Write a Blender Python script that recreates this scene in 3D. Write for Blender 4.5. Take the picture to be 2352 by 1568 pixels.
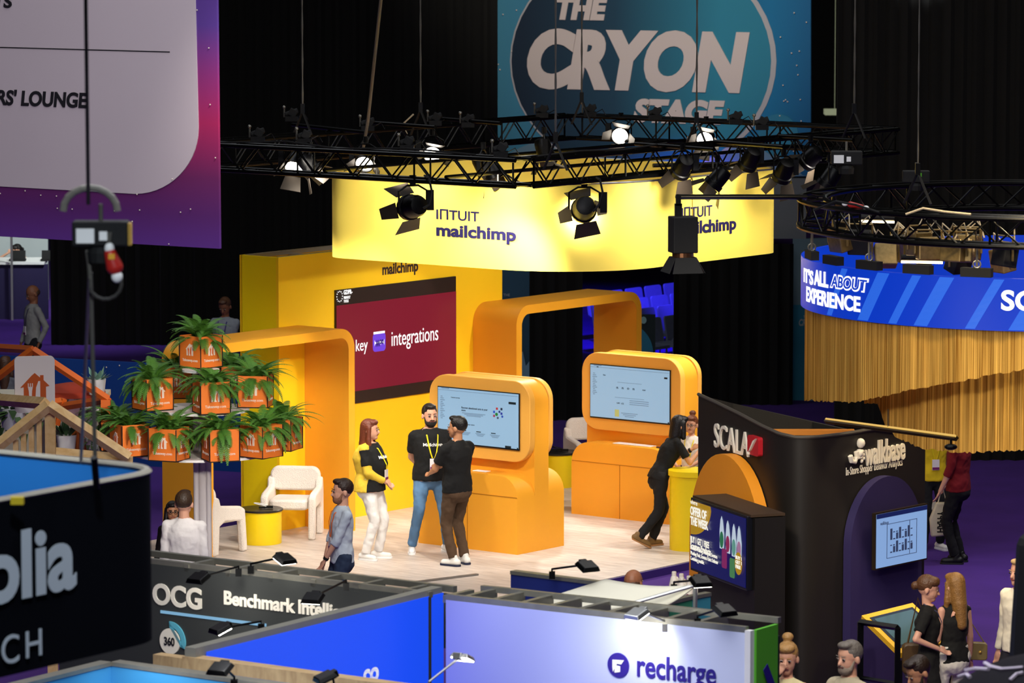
import bpy, math, random
from math import sin, cos, pi, radians, atan, atan2, sqrt, degrees
from mathutils import Vector, Matrix
random.seed(7)
for o in list(bpy.data.objects): bpy.data.objects.remove(o)
SC = bpy.context.scene
COL = SC.collection
# ---------------- camera ----------------
F = 10000.0; TH = atan(1084 / F); ZC = 8.3
cam = bpy.data.cameras.new('camera'); camo = bpy.data.objects.new('camera', cam); COL.objects.link(camo)
camo.location = (0, 0, ZC); camo.rotation_euler = (pi / 2 - TH, 0, 0)
cam.sensor_width = 36; cam.lens = F / 2352 * 36; cam.clip_end = 400; cam.clip_start = .5
cam.dof.use_dof = True; cam.dof.focus_distance = 48.5; cam.dof.aperture_fstop = 4.5
SC.camera = camo
# ---------------- world, exposure ----------------
SC.view_settings.view_transform = 'Standard'; SC.view_settings.look = 'None'
SC.view_settings.gamma = 1; SC.view_settings.use_curve_mapping = False
SC.view_settings.exposure = 0.0
wd = bpy.data.worlds.new('hall_world'); SC.world = wd; wd.use_nodes = True
wd.node_tree.nodes['Background'].inputs[0].default_value = (.55, .6, .8, 1)
wd.node_tree.nodes['Background'].inputs[1].default_value = .004

FWD = Vector((0, cos(TH), -sin(TH))); UPV = Vector((0, sin(TH), cos(TH))); CP = Vector((0, 0, ZC))
def ray(px, py): return Vector((1, 0, 0)) * ((px - 1176) / F) + UPV * ((784 - py) / F) + FWD
def G(px, py, z=0.1):
    r = ray(px, py); return CP + r * ((z - ZC) / r.z)
def D(px, py, Y):
    r = ray(px, py); return CP + r * (Y / r.y)
def PL(px, py, p0, ang):
    r = ray(px, py); n = Vector((-sin(ang), cos(ang), 0)); q = Vector((p0[0], p0[1], 0))
    P = CP + r * (((q - CP).dot(n)) / r.dot(n))
    return ((P - q).dot(Vector((cos(ang), sin(ang), 0))), P.z)
UA = radians(38)
KX = G(643, 1219); K0 = Vector((KX.x, KX.y, 0))
WV = Vector((cos(UA), -sin(UA), 0)); UV = Vector((sin(UA), cos(UA), 0))
def B(a, b, z=0.1): return K0 + WV * a + UV * b + Vector((0, 0, z))
BR = -UA

# ---------------- lights ----------------
def area(name, loc, size, power, col=(1, 1, 1), target=None, sy=None):
    l = bpy.data.lights.new(name, 'AREA'); l.energy = power; l.color = col; l.size = size
    if sy: l.shape = 'RECTANGLE'; l.size_y = sy
    o = bpy.data.objects.new(name, l); COL.objects.link(o); o.location = loc
    d = (Vector(target) - Vector(loc)) if target is not None else Vector((0, 0, -1))
    o.rotation_euler = d.to_track_quat('-Z', 'Y').to_euler(); return o
def spot(name, loc, target, power, ang=40, blend=.6, col=(1, .93, .8), rad=.12):
    l = bpy.data.lights.new(name, 'SPOT'); l.energy = power; l.color = col; l.spot_size = radians(ang); l.spot_blend = blend
    l.shadow_soft_size = rad
    o = bpy.data.objects.new(name, l); COL.objects.link(o); o.location = loc
    o.rotation_euler = (Vector(target) - Vector(loc)).to_track_quat('-Z', 'Y').to_euler(); return o
WARM = (1, .92, .80)
# hall house lights, high above, and one added foreground fill
area('hall_fill_light', (0, 36, 15), 14, 1000, (.9, .93, 1))
area('hall_fill_light', (8, 47, 15), 8, 700, (1, .95, .9))
area('hall_fill_light', (-8, 58, 15), 10, 500, (.9, .93, 1))
area('hall_fill_light', (0, 27, 11), 8, 900, (.95, .96, 1), (0, 36, 1.5))  # added fill that brightens the foreground walls
# stage wash of the yellow booth: spots hung on its truss
for (a, b, ta, tb, tz, pw, an) in [
    (5.9, -2.6, 1.6, .6, .6, 1500, 62), (5.9, -.6, .2, 2.0, 1.8, 1500, 60), (5.9, 1.6, 1.0, 2.2, 1.2, 1300, 60),
    (5.9, 4.4, .8, 3.6, 1.4, 1500, 62), (1.2, 4.7, 2.8, .4, .2, 1100, 66), (1.0, -2.6, 3.0, .2, .2, 900, 62),
    (3.6, -2.75, 1.0, -.8, .8, 800, 60), (3.4, 4.8, 2.6, 3.2, .8, 900, 60), (5.9, 3.2, 3.6, 1.6, 0, 900, 70)]:
    spot('booth_spot', B(a, b, 4.72), B(ta, tb, tz), pw * .46, an, .7, WARM, .1)
# ---------------- helpers ----------------
def lin(h):
    h = h.lstrip('#'); o = []
    for i in (0, 2, 4):
        c = int(h[i:i + 2], 16) / 255
        o.append(c / 12.92 if c <= .04045 else ((c + .055) / 1.055) ** 2.4)
    return (*o, 1)
MATS = {}
def M(name, col='#808080', rough=.6, metal=0, emit=0, nscale=0, namt=.12, bump=0, bscale=60, spec=.4, ecol=None, coat=0):
    if name in MATS: return MATS[name]
    m = bpy.data.materials.new(name); m.use_nodes = True; nt = m.node_tree; N = nt.nodes; L = nt.links
    b = N['Principled BSDF']; c = lin(col) if isinstance(col, str) else col
    b.inputs['Base Color'].default_value = c; b.inputs['Roughness'].default_value = rough
    b.inputs['Metallic'].default_value = metal; b.inputs['Specular IOR Level'].default_value = spec
    if coat: b.inputs['Coat Weight'].default_value = coat
    if 0 < emit <= 1.0: b.inputs['Base Color'].default_value = (c[0] * .2, c[1] * .2, c[2] * .2, 1)
    if emit:
        b.inputs['Emission Color'].default_value = lin(ecol) if ecol else c; b.inputs['Emission Strength'].default_value = emit
    tc = N.new('ShaderNodeTexCoord')
    if nscale:
        n = N.new('ShaderNodeTexNoise'); n.inputs['Scale'].default_value = nscale; n.inputs['Detail'].default_value = 4
        L.new(tc.outputs['Object'], n.inputs['Vector'])
        r = N.new('ShaderNodeMapRange'); r.inputs['To Min'].default_value = 1 - namt; r.inputs['To Max'].default_value = 1 + namt
        L.new(n.outputs['Fac'], r.inputs['Value'])
        x = N.new('ShaderNodeVectorMath'); x.operation = 'SCALE'; x.inputs[0].default_value = [q * (.2 if 0 < emit <= 1 else 1) for q in c[:3]]
        L.new(r.outputs['Result'], x.inputs['Scale']); L.new(x.outputs['Vector'], b.inputs['Base Color'])
    if bump:
        n = N.new('ShaderNodeTexNoise'); n.inputs['Scale'].default_value = bscale; n.inputs['Detail'].default_value = 3
        L.new(tc.outputs['Object'], n.inputs['Vector'])
        bp = N.new('ShaderNodeBump'); bp.inputs['Strength'].default_value = bump; bp.inputs['Distance'].default_value = .01
        L.new(n.outputs['Fac'], bp.inputs['Height']); L.new(bp.outputs['Normal'], b.inputs['Normal'])
    MATS[name] = m; return m
def wood(name, c1, c2, sc=(1, 12, 1), rough=.5, ang=0, plank=None):
    if name in MATS: return MATS[name]
    m = bpy.data.materials.new(name); m.use_nodes = True; nt = m.node_tree; N = nt.nodes; L = nt.links
    b = N['Principled BSDF']; b.inputs['Roughness'].default_value = rough
    tc = N.new('ShaderNodeTexCoord'); mp = N.new('ShaderNodeMapping'); mp.inputs['Scale'].default_value = sc; mp.inputs['Rotation'].default_value = (0, 0, ang)
    mp.vector_type = 'TEXTURE' if False else 'POINT'
    L.new(tc.outputs['Object'], mp.inputs['Vector'])
    n = N.new('ShaderNodeTexNoise'); n.inputs['Scale'].default_value = 3; n.inputs['Detail'].default_value = 6; n.inputs['Distortion'].default_value = .6
    L.new(mp.outputs['Vector'], n.inputs['Vector'])
    cr = N.new('ShaderNodeValToRGB'); cr.color_ramp.elements[0].color = lin(c1); cr.color_ramp.elements[1].color = lin(c2)
    cr.color_ramp.elements[0].position = .3; cr.color_ramp.elements[1].position = .7
    L.new(n.outputs['Fac'], cr.inputs['Fac']); out = cr.outputs['Color']
    if plank:
        m2 = N.new('ShaderNodeMapping'); m2.inputs['Rotation'].default_value = (0, 0, ang)
        L.new(tc.outputs['Object'], m2.inputs['Vector'])
        br = N.new('ShaderNodeTexBrick'); br.inputs['Scale'].default_value = 1; br.inputs['Brick Width'].default_value = plank[0]; br.inputs['Row Height'].default_value = plank[1]
        br.inputs['Mortar Size'].default_value = .0015; br.inputs['Color1'].default_value = (1, 1, 1, 1); br.inputs['Color2'].default_value = (.8, .78, .76, 1); br.inputs['Mortar'].default_value = (.6, .56, .53, 1)
        L.new(m2.outputs['Vector'], br.inputs['Vector'])
        mx = N.new('ShaderNodeMix'); mx.data_type = 'RGBA'; mx.blend_type = 'MULTIPLY'; mx.inputs[0].default_value = .8
        L.new(out, mx.inputs[6]); L.new(br.outputs['Color'], mx.inputs[7]); out = mx.outputs[2]
    L.new(out, b.inputs['Base Color']); MATS[name] = m; return m

def Rz(a): return Matrix.Rotation(a, 3, 'Z')
class MB:
    def __init__(s, W=False): s.v = []; s.f = []; s.W = W
    def add(s, vs, fs):
        n = len(s.v); s.v += [Vector(v) for v in vs]; s.f += [tuple(i + n for i in f) for f in fs]; return s
    def box(s, c, sz, R=None, taper=1):
        c = Vector(c); x, y, z = sz[0] / 2, sz[1] / 2, sz[2] / 2; vs = []
        for k, (a, b, d) in enumerate([(-1, -1, -1), (1, -1, -1), (1, 1, -1), (-1, 1, -1), (-1, -1, 1), (1, -1, 1), (1, 1, 1), (-1, 1, 1)]):
            t = taper if d > 0 else 1; p = Vector((a * x * t, b * y * t, d * z)); vs.append(c + (R @ p if R else p))
        return s.add(vs, [(3, 2, 1, 0), (4, 5, 6, 7), (0, 1, 5, 4), (1, 2, 6, 5), (2, 3, 7, 6), (3, 0, 4, 7)])
    def prism(s, pts, o, ex, ey, ez):
        # polygon in (ex,ey) at o, extruded by vector ez
        o = Vector(o); ex = Vector(ex); ey = Vector(ey); ez = Vector(ez); n = len(pts)
        a = [o + ex * p[0] + ey * p[1] for p in pts]; b = [p + ez for p in a]
        flip = ex.cross(ey).dot(ez) > 0
        ar = sum(pts[i][0] * pts[(i + 1) % n][1] - pts[(i + 1) % n][0] * pts[i][1] for i in range(n))
        if ar < 0: flip = not flip
        fs = [tuple(range(n)), tuple(range(2 * n - 1, n - 1, -1))] + [(i, i + n, (i + 1) % n + n, (i + 1) % n) for i in range(n)]
        if flip: fs = [tuple(reversed(f)) for f in fs]
        return s.add(a + b, fs)
    def frame(s, outer, inner, o, ex, ey, ez):
        # ring between two closed outlines of equal count
        o = Vector(o); ex = Vector(ex); ey = Vector(ey); ez = Vector(ez); n = len(outer)
        P = lambda p: o + ex * p[0] + ey * p[1]
        v = [P(p) for p in outer] + [P(p) for p in inner]; v += [p + ez for p in v]
        fs = []
        for i in range(n):
            j = (i + 1) % n
            fs += [(i, j, n + j, n + i), (2 * n + i, 3 * n + i, 3 * n + j, 2 * n + j), (i, 2 * n + i, 2 * n + j, j), (n + i, n + j, 3 * n + j, 3 * n + i)]
        return s.add(v, fs)
    def tube(s, pts, r, n=8, cap=True, flat=1, up=None):
        pts = [Vector(p) for p in pts]; rs = r if isinstance(r, (list, tuple)) else [r] * len(pts)
        base = len(s.v); prev = None; vs = []
        for i, p in enumerate(pts):
            t = (pts[min(i + 1, len(pts) - 1)] - pts[max(i - 1, 0)])
            t = t.normalized() if t.length > 1e-9 else Vector((0, 0, 1))
            if prev is None:
                a = Vector(up) if up else (Vector((0, 0, 1)) if abs(t.z) < .9 else Vector((1, 0, 0)))
                x = a.cross(t).normalized()
            else:
                x = prev - t * prev.dot(t); x = x.normalized() if x.length > 1e-6 else Vector((1, 0, 0))
            prev = x; y = t.cross(x)
            for k in range(n):
                an = 2 * pi * k / n; vs.append(p + x * (cos(an) * rs[i]) + y * (sin(an) * rs[i] * flat))
        m = len(pts); fs = [(i * n + k, i * n + (k + 1) % n, (i + 1) * n + (k + 1) % n, (i + 1) * n + k) for i in range(m - 1) for k in range(n)]
        if cap: fs += [tuple(reversed(range(n))), tuple((m - 1) * n + k for k in range(n))]
        return s.add(vs, fs)
    def cap(s, p0, p1, r0, r1, n=12, flat=1, up=None):
        # tapered capsule with round ends
        p0 = Vector(p0); p1 = Vector(p1); t = (p1 - p0).normalized(); P = []; R = []
        for a in (0.05, .3, .6, .85): P.append(p0 - t * r0 * cos(a * pi / 2)); R.append(r0 * sin(a * pi / 2))
        P.append(p0); R.append(r0); P.append(p1); R.append(r1)
        for a in (.85, .6, .3, .05): P.append(p1 + t * r1 * cos(a * pi / 2)); R.append(r1 * sin(a * pi / 2))
        return s.tube(P, R, n, True, flat, up)
    def ell(s, c, r, R=None, n=14, m=9):
        c = Vector(c); r = (r, r, r) if not isinstance(r, (tuple, list)) else r; vs = []
        for i in range(1, m):
            a = pi * i / m
            for k in range(n):
                b = 2 * pi * k / n; p = Vector((r[0] * sin(a) * cos(b), r[1] * sin(a) * sin(b), r[2] * cos(a))); vs.append(c + (R @ p if R else p))
        for z in (1, -1):
            p = Vector((0, 0, z * r[2])); vs.append(c + (R @ p if R else p))
        T = len(vs) - 2
        fs = [(i * n + k, (i + 1) * n + k, (i + 1) * n + (k + 1) % n, i * n + (k + 1) % n) for i in range(m - 2) for k in range(n)]
        fs += [(T, k, (k + 1) % n) for k in range(n)] + [(T + 1, (m - 2) * n + (k + 1) % n, (m - 2) * n + k) for k in range(n)]
        return s.add(vs, fs)
    def loft(s, rings):
        # rings: lists of Vectors, equal count
        n = len(rings[0]); m = len(rings); vs = [p for r in rings for p in r]
        fs = [(i * n + k, i * n + (k + 1) % n, (i + 1) * n + (k + 1) % n, (i + 1) * n + k) for i in range(m - 1) for k in range(n)]
        fs += [tuple(reversed(range(n))), tuple((m - 1) * n + k for k in range(n))]
        return s.add(vs, fs)
    def lathe(s, prof, c, n=24, R=None):
        c = Vector(c); rings = []
        for (r, z) in prof:
            rings.append([c + ((R @ Vector((r * cos(2 * pi * k / n), r * sin(2 * pi * k / n), z))) if R else Vector((r * cos(2 * pi * k / n), r * sin(2 * pi * k / n), z))) for k in range(n)])
        return s.loft(rings)
    def wall(s, path, z0, z1, th, closed=False):
        # vertical sheet along xy path; thickness th to the left side
        n = len(path); P = [Vector((p[0], p[1], 0)) for p in path]; off = []
        for i in range(n):
            a = P[(i - 1) % n] if (closed or i > 0) else P[0]; b = P[(i + 1) % n] if (closed or i < n - 1) else P[-1]
            t = (b - a).normalized(); off.append(P[i] + Vector((-t.y, t.x, 0)) * th)
        Z0 = z0 if callable(z0) else (lambda i: z0); Z1 = z1 if callable(z1) else (lambda i: z1)
        vs = []
        for i in range(n):
            vs += [P[i] + Vector((0, 0, Z0(i))), P[i] + Vector((0, 0, Z1(i))), off[i] + Vector((0, 0, Z1(i))), off[i] + Vector((0, 0, Z0(i)))]
        fs = []
        for i in range(n if closed else n - 1):
            a = 4 * i; b = 4 * ((i + 1) % n)
            for k in range(4): fs.append((a + k, b + k, b + (k + 1) % 4, a + (k + 1) % 4))
        if not closed: fs += [(0, 1, 2, 3), tuple(4 * (n - 1) + k for k in (3, 2, 1, 0))]
        return s.add(vs, fs)
    def build(s, name, mat, parent=None, smooth=False, bevel=0, mods=None):
        vs = s.v
        if s.W and parent is not None:
            inv = WM(parent).inverted(); vs = [inv @ v for v in vs]
        me = bpy.data.meshes.new(name); me.from_pydata([tuple(v) for v in vs], [], s.f); me.validate()
        o = bpy.data.objects.new(name, me); COL.objects.link(o); o.parent = parent
        me.materials.append(mat)
        if smooth:
            for p in me.polygons: p.use_smooth = True
            if smooth != 2:
                try: me.set_sharp_from_angle(angle=radians(40))
                except Exception: pass
        if bevel:
            b = o.modifiers.new('bevel', 'BEVEL'); b.width = bevel; b.segments = 2; b.limit_method = 'ANGLE'
        if mods: mods(o)
        return o
def WM(o):
    m = Matrix.Translation(o.location) @ o.rotation_euler.to_matrix().to_4x4() @ Matrix.Diagonal((*o.scale, 1))
    return WM(o.parent) @ m if o.parent else m
def tag(o, label, cat, group=None, kind=None):
    o['label'] = label; o['category'] = cat
    if group: o['group'] = group
    if kind: o['kind'] = kind
    return o
def thing(name, label, cat, loc=(0, 0, 0), rz=0, group=None):
    o = bpy.data.objects.new(name, None); COL.objects.link(o); o.empty_display_size = .1
    o.location = loc; o.rotation_euler = (0, 0, rz); return tag(o, label, cat, group)
def struct(name, mb, mat, **k):
    o = mb.build(name, mat, **k); o['kind'] = 'structure'; return o
CH = {}
def kids(o): return [c for c in bpy.data.objects if c.parent == o]
def dup(o, loc, rot=None, label=None, scale=None, parent=None):
    c = o.copy(); COL.objects.link(c)
    if parent is not None: c.parent = parent
    if loc is not None: c.location = loc
    if rot is not None: c.rotation_euler = rot if not isinstance(rot, (int, float)) else (0, 0, rot)
    if scale: c.scale = scale
    if label: c['label'] = label
    for ch in kids(o): dup(ch, None, parent=c)
    return c
def rrect(x0, y0, x1, y1, r, n=8):
    r = r if isinstance(r, (list, tuple)) else [r] * 4; P = []
    for (cx, cy, a, rr) in ((x1 - r[0], y0 + r[0], -pi / 2, r[0]), (x1 - r[1], y1 - r[1], 0, r[1]), (x0 + r[2], y1 - r[2], pi / 2, r[2]), (x0 + r[3], y0 + r[3], pi, r[3])):
        for k in range(n + 1): P.append((cx + rr * cos(a + pi / 2 * k / n), cy + rr * sin(a + pi / 2 * k / n)))
    return P
TXC = {}
def txmesh(body, bold, shear, ital=0):
    k = (body, bold, shear)
    if k in TXC: return TXC[k]
    c = bpy.data.curves.new('t', 'FONT'); c.body = body; c.size = 1; c.extrude = .5; c.offset = bold; c.shear = shear; c.resolution_u = 5; c.space_line = .95
    o = bpy.data.objects.new('t', c); COL.objects.link(o); dg = bpy.context.evaluated_depsgraph_get(); dg.update()
    me = bpy.data.meshes.new_from_object(o.evaluated_get(dg)); V = [v.co.copy() for v in me.vertices]; Fc = [tuple(p.vertices) for p in me.polygons]
    bpy.data.objects.remove(o); bpy.data.curves.remove(c); bpy.data.meshes.remove(me)
    x0 = min(v.x for v in V); x1 = max(v.x for v in V); y0 = min(v.y for v in V); y1 = max(v.y for v in V)
    V = [((v.x - x0) / (x1 - x0), (v.y - y0) / (y1 - y0), v.z + .5) for v in V]
    TXC[k] = (V, Fc); return TXC[k]
def text(mb, body, f, x0, x1, y0, y1, e=.01, bold=.02, shear=0):
    # f maps (x, y, height above surface) -> point
    V, Fc = txmesh(body, bold, shear)
    return mb.add([f(x0 + v[0] * (x1 - x0), y0 + v[1] * (y1 - y0), v[2] * e) for v in V], Fc)
def planef(o, ex, ez, n):
    o = Vector(o); ex = Vector(ex); ez = Vector(ez); n = Vector(n)
    return lambda x, y, h: o + ex * x + ez * y + n * h
BLK = M('black_metal', '#0b0b0c', .38, .6, bump=.1)
BLKM = M('matt_black', '#0c0c0c', .75, nscale=8)
ALU = M('aluminium', '#b9b9b6', .35, .9, nscale=6)
WHT = M('white_paint', '#f0efec', .5, nscale=5, namt=.03)
STEEL = M('steel_chain', '#8d8a80', .4, .8, nscale=20)
# ---------------- hall shell ----------------
CARP = M('purple_carpet', '#47227c', .95, nscale=1.5, namt=.25, bump=.3, bscale=300)
struct('floor', MB().box((0, 62, -.05), (60, 110, .1)), CARP)
DK = M('dark_hall', '#0a0a0b', .9, nscale=.4, namt=.5)
struct('wall_back', MB().box((0, 116, 9), (60, .3, 18)), DK)
struct('wall_left', MB().box((-30, 62, 9), (.3, 110, 18)), DK)
struct('wall_right', MB().box((30, 62, 9), (.3, 110, 18)), DK)
struct('ceiling', MB().box((0, 62, 18), (60, 110, .3)), DK)
# ---------------- yellow booth ----------------
YEL = M('yellow_laminate', '#fbcb1c', .42, nscale=2, namt=.03)
YELG = M('lemon_laminate', '#f3d40c', .4, nscale=2, namt=.03)
ORG = M('amber_laminate', '#f0a62a', .5, nscale=2, namt=.03)
ORL = M('pale_amber_laminate', '#efae4a', .5, nscale=2, namt=.03)
FLW = wood('pale_wood_floor', '#c3b5ab', '#e6dad0', (1.2, 9, 1), .45, 0, (1.6, .19))
stage = thing('exhibition_platform', 'low wood-look floor platform of the yellow booth with purple edge', 'platform', B(0, 0, 0), BR)
sp = [(-.7, -4.4), (5.41, -4.4), (5.41, 7.2), (-.9, 7.2)]
MB().prism(sp, (0, 0, 0), (1, 0, 0), (0, 1, 0), (0, 0, .1)).build('deck', FLW, stage)
MB().box((5.425, 1.4, .045), (.03, 11.6, .09)).build('edge_trim', M('purple_edge', '#3a2370', .6, nscale=3), stage)
strip = MB().box((0, 0, .0), (.05, .95, .02)).build('threshold_strip', M('grey_ramp', '#8a8580', .4, .5, nscale=10), None)
strip.location = G(1022, 1328, .11); strip.rotation_euler = (0, 0, -radians(52)); tag(strip, 'thin grey metal threshold strip lying on the pale wood floor', 'floor strip')

bw = thing('booth_backdrop', 'tall yellow back wall of the booth with framed open top', 'wall', B(0, 0, .1), BR)
W0 = .62; HW = 3.42; LW = 4.49
MB().box((-.02, LW / 2, HW / 2), (.04, LW, HW)).build('front_panel', YEL, bw)
MB().box((-W0 / 2 - .02, .02, HW / 2), (W0 - .04, .04, HW)).build('end_panel', YELG, bw)
MB().box((-W0, LW / 2, HW / 2), (.04, LW, HW)).build('rear_panel', YEL, bw)
MB().box((-W0 / 2 - .02, LW - .02, HW / 2), (W0 - .04, .04, HW)).build('end_panel', YEL, bw)
fr = MB()
for y in (.9, 1.8, 2.7, 3.6): fr.box((-W0 / 2, y, HW - .06), (W0 - .06, .05, .05))
fr.box((-.06, LW / 2, HW - .02), (.03, LW - .1, .05)).box((-W0 + .05, LW / 2, HW - .02), (.05, LW - .1, .05))
fr.build('top_frame', ALU, bw)
MB().box((-W0 / 2, LW / 2, HW - .5), (W0 - .08, LW - .1, .02)).build('inner_floor', WHT, bw)
# wall lettering
f = planef((0, 0, -.1), (0, 1, 0), (0, 0, 1), (1, 0, 0))
A53 = pi / 2 - UA
def wl(px, py): return PL(px, py, K0, A53)
DARK = M('dark_lettering', '#33201c', .6)
t = MB(); a = wl(878, 636); b = wl(960, 600); text(t, 'mailchimp', f, a[0], b[0], a[1] - .02, wl(878, 606)[1] , .004, .03); t.build('lettering', DARK, bw)
t = MB(); a = wl(878, 606); text(t, 'INTUIT', f, a[0], wl(940, 600)[0], a[1] + .05, a[1] + .19, .004, .01); t.build('lettering', DARK, bw)
# wall screen
def emat(name, col, s=1.0, rough=.3, nscale=0, namt=.1): return M(name, '#050505' if False else col, rough, 0, s, nscale, namt)
ws = thing('video_wall', 'large landscape screen on the yellow wall, dark red with black bands', 'screen', B(0, 0, 0), BR)
s0, s1, z0, z1 = 1.065, 3.478, 1.564, 3.035
MB().box((.015, (s0 + s1) / 2, (z0 + z1) / 2), (.03, s1 - s0, z1 - z0)).build('screen_bezel', M('screen_black', '#2b211e', .35), ws)
MB().box((.034, (s0 + s1) / 2, (z0 + z1) / 2 - .02), (.006, s1 - s0 - .01, (z1 - z0) * .76)).build('picture', M('screen_red', '#7a1a2c', .3, 0, .9, 1.3, .15), ws)
WE = M('screen_white', '#ffffff', .5, 0, 1.0)
f2 = planef((.038, 0, 0), (0, 1, 0), (0, 0, 1), (1, 0, 0))
t = MB(); a = wl(894, 797); b = wl(1001, 755); text(t, 'integrations', f2, a[0], b[0], wl(894, 795)[1] - .06, wl(894, 762)[1], .003, .0)
a = wl(812, 812); b = wl(839, 780); text(t, 'key', f2, a[0], b[0], wl(839, 808)[1] - .02, wl(839, 776)[1], .003, .0)
c = wl(784, 671); text(t, 'GDPR-', f2, c[0], c[0] + .17, c[1] - .03, c[1] + .03, .003, .03)
text(t, 'FRIENDLY\nTOOLS', f2, c[0], c[0] + .13, c[1] - .13, c[1] - .05, .003, .02)
for k in range(12):
    an = k * pi / 6; t.box((.04, c[0] - .08 + .055 * cos(an), c[1] - .045 + .065 * sin(an)), (.004, .012, .014))
t.build('lettering', WE, ws)
a = wl(851, 808); b = wl(880, 762); xm = (a[0] + b[0]) / 2
t = MB(); t.prism(rrect(a[0], a[1], b[0], b[1], .05), (.038, 0, 0), (0, 1, 0), (0, 0, 1), (.003, 0, 0)); t.build('badge', M('screen_violet', '#6a3fd0', .4, 0, 1.0), ws)
t = MB(); t.prism(rrect(a[0] + .03, a[1] + .12, b[0] - .03, b[1] - .13, .03), (.042, 0, 0), (0, 1, 0), (0, 0, 1), (.003, 0, 0)); t.prism([(xm - .02, a[1] + .13), (xm + .04, a[1] + .13), (xm + .03, a[1] + .08)], (.042, 0, 0), (0, 1, 0), (0, 0, 1), (.003, 0, 0))
t.box((.04, xm, b[1] + .005), (.004, b[0] - a[0] - .03, .03)); t.build('badge', WE, ws)
t = MB(); text(t, 'Woo', planef((.046, 0, 0), (0, 1, 0), (0, 0, 1), (1, 0, 0)), a[0] + .05, b[0] - .05, a[1] + .15, b[1] - .17, .003, .03); t.build('lettering', M('screen_violet2', '#2c1a70', .4, 0, .8), ws)

def arch(u0, u1, label, TH_=.115, D_=.72, H=2.55):
    r = thing('archway', label, 'archway', B(.001, u0, .1), BR)
    L = u1 - u0
    def prof(i, rr):
        P = [(i, 0)]
        n = 10
        for k in range(n + 1): P.append((i + rr - rr * cos(pi / 2 * k / n), H - i - rr + rr * sin(pi / 2 * k / n)))
        for k in range(n + 1): P.append((L - i - rr + rr * sin(pi / 2 * k / n), H - i - rr + rr * cos(pi / 2 * k / n)))
        P.append((L - i, 0)); return P
    o = prof(0, .26); i = prof(TH_, .15); n = len(o); mb = MB()
    v = [Vector((0, p[0], p[1])) for p in o] + [Vector((0, p[0], p[1])) for p in i]; v += [p + Vector((D_, 0, 0)) for p in v]
    fs = []
    for k in range(n - 1):
        j = k + 1
        fs += [(k, j, n + j, n + k), (2 * n + k, 3 * n + k, 3 * n + j, 2 * n + j), (k, 2 * n + k, 2 * n + j, j), (n + k, n + j, 3 * n + j, 3 * n + k)]
    fs += [(0, n, 3 * n, 2 * n), (n - 1, 3 * n - 1, 4 * n - 1, 2 * n - 1)]
    mb.add(v, fs); mb.build('band', ORG, r, smooth=True)
    e = MB(); e.v = []; ff = []
    v2 = [p + Vector((.002, 0, 0)) for p in v[2 * n:]]
    v3 = [p - Vector((.012, 0, 0)) for p in v2]
    m = 2 * n
    for k in range(n - 1):
        j = k + 1; ff += [(k, n + k, n + j, j)]
    e.add(v2, ff).build('front_edge', M('arch_edge', '#f4ab28', .5, nscale=2, namt=.03), r)
    return r
arch(-2.15, .60, 'amber rounded archway nearer the fern display, over the seating nook')
arch(3.87, 6.62, 'amber rounded archway behind the two kiosks at right end of yellow wall')

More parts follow.
